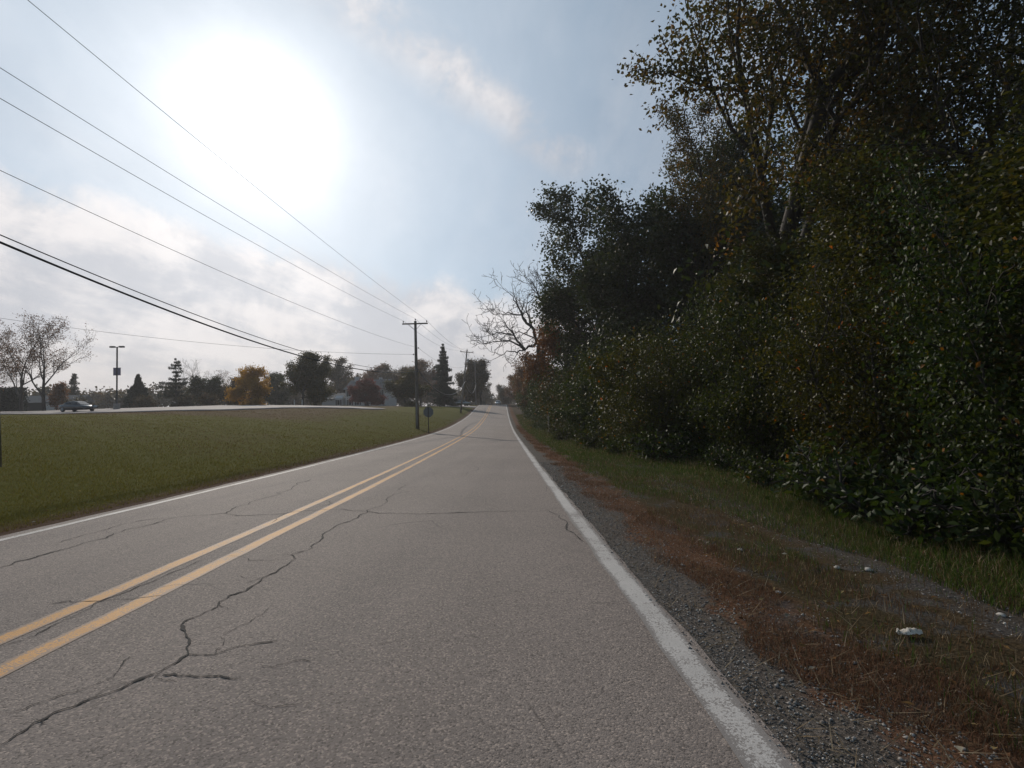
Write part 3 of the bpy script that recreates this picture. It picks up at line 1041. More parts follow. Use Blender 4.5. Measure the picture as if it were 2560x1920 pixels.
def tree(name, loc, h, label, cat, spec, lev, leafmat, per, sig, L, W, bark='bark', group=None, rz=0.0, r0=None, trunk_len=.42, tint=(0, 1, .5), seed=None, fit=None, lean=(0, 0), zf=.75):
    """broadleaf tree > trunk, crown; scaled so that its top is h above the ground and, if fit is given, its half width is fit"""
    global rng
    keep = rng
    if seed is not None:
        rng = np.random.default_rng(seed)
    sk = Skeleton()
    r0 = r0 or h * .021
    d0 = np.array([lean[0], lean[1], 1.0]); d0 /= np.linalg.norm(d0)
    sk.grow(np.array([0, 0, -.25]), d0, h * trunk_len, r0, 0, lev, spec)
    allp = np.concatenate([q[0] for q in sk.lines])
    top = np.percentile(allp[:, 2], 97) + sig * .5
    k = h / top
    half = np.percentile(np.abs(allp[:, :2] - np.array(lean) * 0).max(1), 91) + sig * .6
    kx = k if fit is None else fit / half
    S = np.array([kx, kx, k])
    for i, (p, r, l) in enumerate(sk.lines):
        q = p * S
        q[:, 2] = np.maximum(q[:, 2], -.4)
        q = reach(q, fit, h)
        sk.lines[i] = (q, r, l)
    o = thing(name, loc, label, cat, group, rz)
    link_mesh('trunk', sk.mesh('trunk', .012 if lev > 3 else .02), M[bark], o, smooth=True)
    if per:
        C, ct = clumps(reach(np.array(sk.tips) * S, fit, h), per, sig, zf)
        tt = tint[0] + (tint[1] - tint[0]) * np.clip(ct * tint[2] + rng.random(len(C)) * (1 - tint[2]), 0, 1)
        link_mesh('crown', leaf_mesh('crown', C, L, W, tt), M[leafmat], o)
    rng = keep
    return o


def conifer(name, loc, h, r, label, seed, group=None, droop=.25, dens=1.0, gap=.0, base=.06, leafmat='needle', pw=1.0, step=1.7):
    """spruce or pine > trunk, crown built from drooping boughs"""
    lr = np.random.default_rng(seed)
    o = thing(name, loc, label, 'conifer', group)
    mb = MB()
    mb.tube([(0, 0, -.3), (0, 0, h * .5), (0, 0, h * .98)], [h * .018, h * .011, .02], 7)
    z = h * base
    C, TT = [], []
    while z < h * .985:
        f = 1 - z / h
        ln = r * (f ** pw) * lr.uniform(.72, 1.12) + .12
        nb = max(4, int(lr.integers(6, 9)))
        a0 = lr.uniform(0, 6.28)
        for b in range(nb):
            if gap and lr.random() < gap:
                continue
            a = a0 + b * 6.28 / nb + lr.uniform(-.25, .25)
            l = ln * lr.uniform(.5, 1.2)
            n = int(max(14, 95 * l * dens))
            s = lr.random(n) ** .75
            wd = (.10 + .20 * l * (1 - s) * .8) * (1 if not gap else .8)
            side = lr.normal(0, 1, n) * wd
            rr = s * l
            zz = z - droop * rr * (1 - .45 * s) + .10 * rr ** 2 / max(l, .3) + lr.normal(0, .11, n) * (1 + l * .25)
            x = np.cos(a) * rr - np.sin(a) * side
            y = np.sin(a) * rr + np.cos(a) * side
            C.append(np.stack([x, y, zz], 1))
            TT.append(np.clip(.25 + .55 * s + lr.normal(0, .15, n), 0, 1))
            mb.tube([(0, 0, z), (np.cos(a) * l * .5, np.sin(a) * l * .5, z - droop * l * .4), (np.cos(a) * l * .85, np.sin(a) * l * .85, z - droop * l * .5)], [.035, .02, .01], 3)
        z += h * lr.uniform(.020, .034) * (step if gap else 1)
    mb.build('trunk', M['bark'], o)
    C = np.concatenate(C)
    link_mesh('crown', leaf_mesh('crown', C, .36 if h > 5 else .2, .13, np.concatenate(TT), up=.9, droop=.1), M[leafmat], o)
    return o


def shrub_mesh(seed, h, r, nleaf, L, W, mat, label):
    """roadside shrub > stem, foliage"""
    global rng
    keep = rng
    rng = np.random.default_rng(seed)
    sk = Skeleton()
    spec = dict(curv=.16, trop=[.06, -.01, -.03], kids=[5, 4, 3], start=[.25, .2, .2], angle=[(25, 60), (25, 65)], ratio=[.5, .55], steps=5, leaf_from=1, taper=.4)
    for s in range(7):
        a = s * .9 + rng.uniform(-.3, .3)
        t = rng.uniform(.15, .55)
        sk.grow(np.array([math.cos(a) * .25, math.sin(a) * .25, -.2]), np.array([math.cos(a) * t, math.sin(a) * t, 1.0]), h * rng.uniform(.5, .72), .045, 0, 2, spec)
    tips = np.array(sk.tips)
    # low skirt so that the foliage reaches the grass
    ns = len(tips) // 4
    a = rng.uniform(0, 6.28, ns)
    q = r * rng.uniform(.45, .95, ns)
    tips = np.concatenate([tips, np.stack([np.cos(a) * q, np.sin(a) * q, rng.uniform(.15, h * .4, ns)], 1)])
    half = np.percentile(np.abs(tips[:, :2]).max(1), 96)
    S = np.array([r / half, r / half, h / (tips[:, 2].max() + .15)])
    per = max(1, int(nleaf / len(tips)))
    C, ct = clumps(tips * S, per, .20 if h > 2 else .10, .85)
    C[:, 2] = np.abs(C[:, 2]) + .03
    tt = np.clip(ct * .55 + rng.random(len(C)) * .40, 0, .95)
    tt = np.where(rng.random(len(C)) < .008, 1.0, tt)
    sk.lines = [(p * S, rd, l) for p, rd, l in sk.lines]
    o = thing('shrub', (0, 0, 0), label, 'shrub', 'shrubs along the edge of the wood')
    link_mesh('stem', sk.mesh('stem', .006), M['bark'], o, smooth=True)
    link_mesh('foliage', leaf_mesh('foliage', C, L, W, tt, up=.45), M[mat], o)
    rng = keep
    return o


ORD = ['first', 'second', 'third', 'fourth', 'fifth', 'sixth', 'seventh', 'eighth', 'ninth', 'tenth', 'eleventh', 'twelfth', 'thirteenth', 'fourteenth',
       'fifteenth', 'sixteenth', 'seventeenth', 'eighteenth', 'nineteenth', 'twentieth', 'twenty-first', 'twenty-second', 'twenty-third', 'twenty-fourth',
       'twenty-fifth', 'twenty-sixth', 'twenty-seventh', 'twenty-eighth', 'twenty-ninth', 'thirtieth']


def dead_tree(loc):
    """old dead tree > trunk; main limbs laid out by hand, twigs grown on them"""
    global rng
    keep = rng
    rng = np.random.default_rng(171)
    o = thing('dead_tree', loc, 'dead bare tree with crooked grey branches above the shrubs', 'tree')
    sk = Skeleton()
    k = .0138
    def line(pts, r0, r1, y0, y1, kids, lev=2):
        P = np.array([((x - 715) * k, 0, (1400 - z) * k) for x, z in pts])
        P[:, 1] = np.linspace(y0, y1, len(P)) + rng.normal(0, .25, len(P))
        # resample with a crooked run
        t = np.linspace(0, len(P) - 1, (len(P) - 1) * 3 + 1)
        Q = np.stack([np.interp(t, np.arange(len(P)), P[:, i]) for i in range(3)], 1)
        Q[1:-1] += rng.normal(0, .10, (len(Q) - 2, 3))
        rad = np.linspace(r0, r1, len(Q))
        sk.lines.append((Q, rad, 1))
        for c in range(kids + 1):
            j = len(Q) - 1 if c == kids else int(rng.integers(len(Q) // 4, len(Q)))
            d = Q[min(j + 1, len(Q) - 1)] - Q[max(j - 1, 0)]
            d = d / np.linalg.norm(d)
            if c < kids:
                d = d + rng.normal(0, .75, 3) + np.array([-.15, 0, .25]); d /= np.linalg.norm(d)
            sk.grow(Q[j], d, rng.uniform(1.5, 2.9), max(rad[j] * .6, .035), 3, 5, DEAD)
    line([(715, 1430), (712, 1100), (705, 850), (700, 640)], .46, .30, 0, 0, 0)
    line([(720, 800), (745, 620), (775, 480)], .34, .26, 0, .4, 0)
    line([(700, 660), (640, 500), (560, 420), (545, 360), (490, 270), (430, 170)], .24, .05, 0, -1.5, 7)
    line([(545, 370), (440, 345), (330, 355)], .11, .04, -.8, -1.2, 4)
    line([(640, 500), (590, 330), (600, 240), (700, 170)], .13, .04, -.4, 1.2, 5)
    line([(770, 490), (835, 425), (850, 330), (890, 250)], .24, .08, .4, 1.4, 5)
    line([(770, 490), (778, 350), (740, 230), (690, 120), (640, 40)], .22, .04, .4, -.6, 8)
    line([(775, 330), (790, 160), (745, 30)], .13, .03, .2, 1.0, 5)
    line([(670, 640), (560, 690), (460, 570), (350, 540), (230, 570)], .19, .035, 0, -2.4, 7)
    line([(560, 690), (430, 620), (300, 620), (180, 655)], .14, .03, -.6, -2.8, 6)
    line([(560, 690), (480, 720), (400, 705), (280, 775)], .12, .03, -.6, -1.0, 4)
    line([(460, 570), (400, 480), (350, 430)], .09, .03, -1.2, -.6, 3)
    line([(690, 620), (620, 560), (500, 520), (430, 520)], .12, .03, 0, 1.4, 4)
    link_mesh('trunk', sk.mesh('trunk', .024), M['bark'], o, smooth=True)
    rng = keep
    return o


def build_right_wood():
    # ---- shrubs along the verge
    near = [shrub_mesh(31 + i, 4.6, 1.75, 21000, .070, .042, 'leaf_shrub', 'x') for i in range(4)]
    far = [shrub_mesh(61 + i, 6.0, 2.3, 12000, .15, .10, 'leaf_shrub', 'x') for i in range(3)]
    used = set()
    lr = np.random.default_rng(5)
    Y, i = 1.0, 0
    while Y < 128 and i < 30:
        isnear = Y < 21
        src = (near if isnear else far)[i % (4 if isnear else 3)]
        r = (1.75 if isnear else 2.3)
        k = lr.uniform(.88, 1.15) if isnear else lr.uniform(.9, 1.25)
        kz = k * (lr.uniform(.85, 1.2) if Y < 21 else lr.uniform(.72, .98))
        if Y < 5: kz *= .85
        x = float(hedge_x(Y)) + r * k * .82 + lr.uniform(-.45, .6)
        lab = 'dense green leafy shrub at the wood edge, %s along the verge from the camera' % ORD[i]
        loc = (x, Y, float(zg(x, Y)) - .05)
        rz = lr.uniform(0, 6.28)
        if id(src) not in used:
            used.add(id(src))
            src.location = loc; src.rotation_euler = (0, 0, rz); src.scale = (k, k, kz); src['label'] = lab
        else:
            copy_tree(src, loc, lab, rz, (k, k, kz))
        i += 1
        Y += r * k * (1.15 if isnear else 1.6) * (1 + max(0, Y - 60) / 90)

    # ---- low weeds spilling out of the hedge foot
    weeds = [shrub_mesh(131 + i, 1.0, .75, 1700, .085, .048, 'leaf_shrub', 'x') for i in range(2)]
    for j in range(14):
        y = [3.6, 4.9, 6.1, 7.6, 9.6, 12.4, 15.2, 18.5, 22, 26, 31, 37, 44, 53][j]
        x = float(hedge_x(y)) + lr.uniform(-.1, .4)
        k = lr.uniform(.75, 1.5)
        lab = 'low leafy weed clump at the hedge foot, %s from the camera' % ORD[j]
        loc = (x, y, float(zg(x, y)) - .03)
        c = weeds[j] if j < 2 else copy_tree(weeds[j % 2], loc, lab, lr.uniform(0, 6.28), (k * 1.1, k * 1.1, k))
        if j < 2:
            c.location = loc; c.scale = (k, k, k); c['label'] = lab
        c.name = 'weed_clump'; c['group'] = 'weed clumps at the foot of the shrubs'; c['category'] = 'weed'

    # ---- a second row set back behind the nearest ones
    for j, (x, y, k, kz, lab) in enumerate([(8.6, .6, 1.2, 1.15, 'set back leafy shrub beyond the right edge'), (9.2, 3.6, 1.25, 1.25, 'set back leafy shrub behind the nearest roadside shrub'), (9.0, 6.8, 1.2, 1.2, 'set back leafy shrub behind the third and fourth roadside shrubs'),
                                        (9.4, 10.2, 1.3, 1.25, 'set back leafy shrub behind the dark gap in the roadside shrubs'), (11.5, 5.0, 1.4, 1.35, 'large shrub deep in the wood at the right edge'), (12.0, 9.0, 1.4, 1.35, 'large shrub deep in the wood behind the dark gap'), (11.6, 13.0, 1.4, 1.3, 'large shrub deep in the wood below the overhanging oak')]):
        copy_tree(near[j % 4], (x, y, float(zg(x, y)) - .05), lab, lr.uniform(0, 6.28), (k, k, kz))

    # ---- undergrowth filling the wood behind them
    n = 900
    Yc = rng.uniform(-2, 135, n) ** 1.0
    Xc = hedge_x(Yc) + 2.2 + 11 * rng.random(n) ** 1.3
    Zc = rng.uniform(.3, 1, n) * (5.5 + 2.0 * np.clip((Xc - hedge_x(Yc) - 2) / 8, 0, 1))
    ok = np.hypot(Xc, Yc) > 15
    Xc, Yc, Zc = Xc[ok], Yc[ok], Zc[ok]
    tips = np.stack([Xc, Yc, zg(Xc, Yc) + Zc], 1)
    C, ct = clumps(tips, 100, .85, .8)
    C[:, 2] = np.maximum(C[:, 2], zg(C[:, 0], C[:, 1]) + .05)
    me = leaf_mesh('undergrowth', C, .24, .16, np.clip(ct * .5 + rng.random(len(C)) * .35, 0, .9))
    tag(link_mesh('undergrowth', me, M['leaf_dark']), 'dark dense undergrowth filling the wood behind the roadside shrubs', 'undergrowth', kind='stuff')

    # ---- canopy trees
    def put(x, y): return (x, y, float(zg(x, y)))
    oakA = tree('oak_tree', put(9.9, 20.5), 21.5, 'tall thinning oak with brown green leaves whose crown overhangs nearest the sky', 'tree', OAK, 3, 'leaf_oak', 28, .30, .17, .11, seed=3, fit=6.7, group='trees of the roadside wood', tint=(.15, 1, .55))
    oakB = tree('oak_tree', put(15.5, 12.0), 19.0, 'tall oak with dark forked limbs showing against the sky at top right', 'tree', OAK, 3, 'leaf_oak', 16, .27, .135, .085, seed=8, fit=6.8, group='trees of the roadside wood', tint=(0, .8, .5))
    oakC = tree('oak_tree', put(9.9, 45.5), 20.5, 'dark green rounded oak rising behind the dead bare tree', 'tree', OAK, 3, 'leaf_dark', 30, .5, .28, .19, seed=15, fit=6.6, group='trees of the roadside wood')
    copy_tree(oakB, put(12.2, 6.2), 'leafy oak at the right edge of the picture above the nearest shrubs', 2.1, (.9, .9, .82))
    copy_tree(oakA, put(10.2, 33), 'brown leaved oak standing behind the overhanging oak', 1.2, (.88, .88, .92))
    copy_tree(oakC, put(12.3, 38.5), 'bushy dark oak between the brown oak and the dark rounded oak', 2.4, (.95, .95, .97))
    copy_tree(oakC, put(10.2, 57), 'dark oak just left of the rounded dark oak', 4.1, (.66, .66, .60))
    copy_tree(oakB, put(19, 22), 'slender oak deep in the wood behind the overhanging oak', .7, (.95, .95, .95))
    copy_tree(oakC, put(19, 31), 'dark oak deep in the wood behind the brown leaved oak', 5.2, (1, 1, .9))
    # small trees closing the middle storey
    mid = tree('small_tree', put(8.4, 14.5), 9.0, 'small dark leafy tree standing directly under the overhanging oak', 'tree', ROUND, 2, 'leaf_oak', 240, .38, .11, .07, seed=21, fit=3.0, group='small trees of the middle storey', tint=(0, .7, .55))
    mid.scale = (1, 1, .74)
    for x, y, k, rz, lab in [(9.0, 9.5, .95, 1.0, 'small leafy tree above the shrubs near the right edge'), (7.8, 4.2, .82, 2.5, 'small leafy tree nearest the camera at the right edge'),
                             (9.6, 19.5, 1.0, 4.0, 'small leafy tree left of the one under the overhanging oak'), (9.4, 26, 1.08, 5.1, 'small leafy tree in front of the brown leaved oak'),
                             (9.0, 33.5, 1.0, .4, 'small leafy tree in front of the bushy dark oak'), (13, 16.5, 1.2, 3.3, 'leafy middle storey tree set back under the overhanging oak'),
                             (12.5, 9.2, 1.15, 2.2, 'leafy middle storey tree set back at the right edge'), (14.0, 26, 1.2, 1.7, 'leafy middle storey tree set back behind the brown leaved oak')]:
        copy_tree(mid, put(x, y), lab, rz, (k, k, k * .72))
    tree('maple_tree', put(5.6, 56), 13.6, 'orange brown maple glowing beside the dead bare tree', 'tree', ROUND, 2, 'leaf_orange', 95, .5, .24, .17, seed=33, fit=3.5, group='trees of the roadside wood', tint=(.0, .75, .5))
    dead_tree(put(4.0, 68))
    # ivy on its trunk
    n = 2600
    a = rng.uniform(0, 6.28, n); zz = rng.uniform(3.0, 9.5, n)
    q = .38 + np.abs(rng.normal(0, .35, n)) * (1 - zz / 14)
    gx = put(4.0, 68)
    iv = np.stack([gx[0] + np.cos(a) * q, gx[1] + np.sin(a) * q, gx[2] + zz], 1)
    tag(link_mesh('ivy', leaf_mesh('ivy', iv, .17, .13, rng.random(n) * .7), M['leaf_dark']), 'dark ivy climbing the trunk of the dead bare tree', 'ivy')
    for x, y, h, f, mat, s, lab in [(4.6, 80, 9.4, 3.0, 'leaf_rust', 41, 'rust brown tree left of the dead bare tree'), (4.6, 90, 8.6, 3.2, 'leaf_olive', 42, 'olive tree beyond the rust brown tree on the right'),
                                    (3.7, 103, 9.2, 3.2, 'leaf_rust', 43, 'brown leaved tree on the right near the rise'), (3.2, 118, 9.2, 3.3, 'leaf_olive', 44, 'olive brown tree on the right just before the rise'),
                                    (2.8, 134, 9.0, 3.2, 'leaf_orange', 45, 'orange brown tree on the right at the rise'), (1.6, 158, 8.8, 3.4, 'leaf_rust', 46, 'rust coloured tree on the right just over the rise'),
                                    (-1.0, 205, 8.8, 4.2, 'leaf_woods', 47, 'dull brown tree closing the road beyond the rise'), (-5.4, 245, 9.5, 4.5, 'leaf_woods', 48, 'distant brown tree in line with the road'),
                                    (-12.5, 225, 11, 4.2, 'leaf_woods', 49, 'distant dark tree left of the road beyond the rise')]:
        tree('broadleaf_tree', put(x, y), h, lab, 'tree', ROUND, 2, mat, 60, .5, .30, .22, seed=s, fit=f, group='trees beside the road near the rise')


def build_left_trees():
    def put(x, y): return (x, y, float(zg(x, y)) - .05)
    tree('locust_tree', put(-80.5, 84), 15.4, 'sparse russet locust tree leftmost behind the parking lot', 'tree', VASE, 4, 'leaf_rust', 2, .3, .22, .14, seed=51, fit=6.0, bark='bark', trunk_len=.34, group='locust trees behind the lot', r0=.30)
    tree('locust_tree', put(-75.0, 82), 15.2, 'sparse half bare locust tree right of the leftmost one', 'tree', VASE, 4, 'leaf_rust', 1, .3, .22, .14, seed=52, fit=6.6, bark='bark', trunk_len=.33, group='locust trees behind the lot', r0=.30)
    tree('locust_tree', put(-92, 90), 14.0, 'russet locust tree cut by the left edge of the picture', 'tree', VASE, 4, 'leaf_rust', 2, .3, .22, .14, seed=53, fit=6.0, bark='bark', trunk_len=.34, group='locust trees behind the lot', r0=.28)
    tree('maple_tree', put(-49.8, 95), 6.5, 'low golden orange maple behind the parking lot', 'tree', ROUND, 2, 'leaf_yellow', 95, .42, .27, .2, seed=55, fit=5.5, trunk_len=.36)
    tree('broadleaf_tree', put(-40.8, 100), 9.9, 'broad olive tree with orange tinged edges behind the lot', 'tree', ROUND, 2, 'leaf_olive', 150, .5, .30, .22, seed=56, fit=4.7, trunk_len=.4)
    tree('small_tree', put(-90, 101), 5.4, 'small orange tree between the locust trunks', 'tree', ROUND, 2, 'leaf_orange', 30, .3, .26, .2, seed=57, fit=1.5)
    tree('bare_tree', put(-81.9, 135), 13.2, 'pale leafless tree behind the tall pine', 'tree', VASE, 4, None, 0, .2, .1, .1, bark='bark_grey', seed=58, fit=4.6, r0=.2)
    tree('bare_tree', put(-74, 132), 9.5, 'low leafless tree between the tall pine and golden maple', 'tree', VASE, 4, 'leaf_rust', 1, .3, .2, .15, bark='bark_grey', seed=59, fit=4.2, r0=.18)
    tree('ornamental_tree', put(-34.7, 124), 5.9, 'dark red leaved tree in front of the white house', 'tree', ROUND, 2, 'leaf_red', 110, .42, .28, .2, seed=60, fit=3.9, trunk_len=.34)
    tree('broadleaf_tree', put(-23.8, 115), 7.2, 'rounded olive tree with yellow top beside the spruce', 'tree', ROUND, 2, 'leaf_olive', 150, .5, .30, .22, seed=61, fit=4.9, trunk_len=.34)
    tree('broadleaf_tree', put(-8.9, 146), 12.3, 'tall dark brown tree left of the road at the rise', 'tree', ROUND, 2, 'leaf_woods', 120, .6, .34, .26, seed=62, fit=3.6, trunk_len=.4)
    tree('broadleaf_tree', put(-13.9, 150), 12.0, 'dull brown tree between spruce and leaning pole', 'tree', ROUND, 2, 'leaf_woods', 110, .6, .34, .26, seed=63, fit=3.8)
    tree('broadleaf_tree', put(-60, 130), 8.2, 'dark tree between golden maple and broad olive tree', 'tree', ROUND, 2, 'leaf_dark', 90, .5, .34, .26, seed=64, fit=4.0)
    tree('broadleaf_tree', put(-65.8, 112), 6.4, 'dark leafy tree right of the tall pine', 'tree', ROUND, 2, 'leaf_dark', 100, .45, .30, .22, seed=65, fit=3.6)
    tree('broadleaf_tree', put(-61.8, 115), 6.0, 'dark leafy tree just left of the golden maple', 'tree', ROUND, 2, 'leaf_woods', 80, .45, .30, .22, seed=66, fit=2.8)
    tree('broadleaf_tree', put(-57.1, 168), 15.4, 'tall thin brown tree left of the house chimney', 'tree', ROUND, 2, 'leaf_woods', 60, .6, .4, .3, seed=67, fit=4.0)
    tree('broadleaf_tree', put(-50.0, 175), 13.0, 'brown tree behind the left chimney of the house', 'tree', ROUND, 2, 'leaf_rust', 80, .7, .4, .3, seed=68, fit=5.5)
    tree('broadleaf_tree', put(-42.0, 178), 14.0, 'brown tree behind the middle of the house', 'tree', ROUND, 2, 'leaf_woods', 80, .7, .4, .3, seed=69, fit=5.8)
    tree('broadleaf_tree', put(-36.0, 172), 12.6, 'grey brown tree behind the right end of the house', 'tree', ROUND, 2, 'leaf_woods', 80, .7, .4, .3, seed=70, fit=5.2)
    tree('broadleaf_tree', put(-29.6, 165), 14.4, 'reddish brown tree behind the near utility pole', 'tree', ROUND, 2, 'leaf_rust', 80, .7, .4, .3, seed=71, fit=5.4, tint=(0, .6, .5))
    conifer('spruce_tree', put(-16.0, 120), 15.0, 4.3, 'tall dark pointed spruce right of the near utility pole', 81, droop=.30, dens=1.2, gap=.12, pw=.85, base=.05, step=1.4)
    conifer('pine_tree', put(-69.0, 105), 10.6, 3.6, 'tall dark tiered pine with a bare lower trunk behind the lot', 82, droop=.05, gap=.38, base=.24, dens=.75, pw=.7, step=2.6)
    conifer('spruce_tree', put(-76.8, 105), 7.3, 3.0, 'low dark cone shaped spruce left of the tall pine', 83, droop=.3, dens=1.7)
    conifer('pine_tree', put(-111.4, 130), 10.3, 2.3, 'thin distant pine right of the locust trees', 84, droop=.05, gap=.35, base=.35, dens=.8, pw=.6)
    # clipped evergreen hedge
    n = 9000
    C = np.stack([rng.uniform(-2.6, 2.6, n), rng.uniform(-1, 1, n), rng.uniform(.05, 4.4, n)], 1)
    C += rng.normal(0, .12, C.shape)
    C[:, 2] = np.abs(C[:, 2])
    o = thing('evergreen_hedge', put(-91.5, 93), 'dark block of evergreen hedge behind the leftmost locust trunk', 'hedge')
    link_mesh('foliage', leaf_mesh('foliage', C, .3, .2, rng.random(n)), M['needle'], o)
    # shrubs at the edge of the lot
    for x, y, s, lab in [(-66, 101, 90, 'low dark shrub at the foot of the tall pine'), (-72, 100, 91, 'low dark shrub between spruce and tall pine'), (-58.5, 101, 92, 'low brown shrub left of the golden maple'),
                         (-84.5, 98, 93, 'low dull shrub behind the moving car'), (-97, 96, 94, 'low dark shrub behind the leftmost locust tree')]:
        tree('low_shrub', put(x, y), 2.6, lab, 'shrub', ROUND, 1, 'leaf_woods', 130, .4, .25, .18, seed=s, fit=2.6, trunk_len=.3, group='low shrubs behind the lot')

    # far belt of woodland that reads as one mass
    P, TT = [], []
    for (x0, y0, x1, y1, h0, n) in [(-300, 125, -40, 190, 10.0, 950), (-60, 195, -14, 250, 12.5, 240), (-300, 110, -130, 130, 8.5, 300), (-14, 300, 60, 330, 9, 160), (20, 60, 26, 200, 8, 200)]:
        f = rng.random(n)
        x = x0 + (x1 - x0) * f + rng.normal(0, 3, n)
        y = y0 + (y1 - y0) * f + rng.normal(0, 7, n)
        top = h0 * (.72 + .22 * lump(x, y * 0, 5., 3.) + .22 * lump(x, y * 0, 1.9, 1.))
        z = zg(x, y) + top * rng.random(n) ** .55
        P.append(np.stack([x, y, z], 1))
        TT.append(np.clip(.4 + .35 * lump(x, y * 0, 6., 8.) + rng.normal(0, .12, n), 0, 1))
    P = np.concatenate(P); TT = np.concatenate(TT)
    per = 80
    C = np.repeat(P, per, 0) + rng.normal(0, 1, (len(P) * per, 3)) * np.array([1.3, 1.0, .75])
    C[:, 2] = np.maximum(C[:, 2], zg(C[:, 0], C[:, 1]) + .1)
    tt = np.clip(np.repeat(TT, per) + rng.normal(0, .12, len(C)), 0, 1)
    tag(link_mesh('distant_woods', leaf_mesh('distant_woods', C, .95, .7, tt), M['leaf_woods']), 'far belt of dull autumn woodland along the horizon', 'woods', kind='stuff')


build_right_wood()
build_left_trees()


# ================================================================== POLES AND WIRES
def V3(*a): return Vector(a)


def utility_pole(name, loc, h, label, arm_at=None, arm_len=2.4, arm_rot=0.0, pins=(), lean=0.0, r=(.16, .105), extra=None):
    """pole > shaft, crossarm (> insulator), brace, bracket; returns the object and the world points of its insulators"""
    o = thing(name, loc, label, 'utility pole', 'wooden utility poles along the road', rz=arm_rot)
    MB().tube([(0, 0, -.5), (0, 0, h * .3), (0, 0, h * .7), (0, 0, h)], [r[0], r[0] * .93, r[1] * 1.12, r[1]], 12).build('shaft', M['pole_wood'], o, smooth=True)
    pts = {}
    def insulator(parent, x, y, z):
        MB().lathe([(.018, 0), (.018, .08), (.05, .09), (.055, .13), (.04, .14), (.055, .16), (.05, .20), (.02, .23), (.0, .23)], 8, (x, y, z)).build('insulator', M['porcelain'], parent, smooth=True)
    if arm_at:
        arm = MB().box(-arm_len / 2, arm_len / 2, -r[1] - .10, -r[1] - .002, arm_at - .06, arm_at + .06).build('crossarm', M['pole_wood'], o)
        for s in (-1, 1):
            MB().tube([(s * .62, -r[1] - .13, arm_at - .02), (s * .03, -r[1] - .05, arm_at - .62)], .02, 5).build('brace', M['steel'], o)
            insulator(arm, s * (arm_len / 2 - .1), -r[1] - .05, arm_at + .06)
            pts['LR'[s > 0]] = (s * (arm_len / 2 - .1), -r[1] - .05, arm_at + .30)
        insulator(o, 0, 0, h)
        pts['C'] = (0, 0, h + .22)
    for k, (x, z) in dict(pins).items():
        MB().tube([(x * .3, 0, z), (x, 0, z)], .022, 6).build('bracket', M['steel'], o)
        MB().lathe([(.0, -.06), (.05, -.055), (.055, 0), (.05, .055), (.0, .06)], 8, (x, 0, z)).build('insulator', M['porcelain'], o, smooth=True)
        pts[k] = (x, 0, z)
    if extra:
        extra(o, r)
    o.rotation_euler = (0, lean, arm_rot)
    bpy.context.view_layer.update()
    return o, {k: o.matrix_world @ Vector(v) for k, v in pts.items()}


def wire(a, b, sag, rad, label, mat='wire', cat='wire', group=None, n=26, name='power_wire'):
    pts = []
    for i in range(n + 1):
        t = i / n
        p = a.lerp(b, t)
        p.z -= sag * 4 * t * (1 - t)
        pts.append(p)
    o = MB().tube(pts, rad, 6).build(name, M[mat], smooth=True)
    return tag(o, label, cat, group)


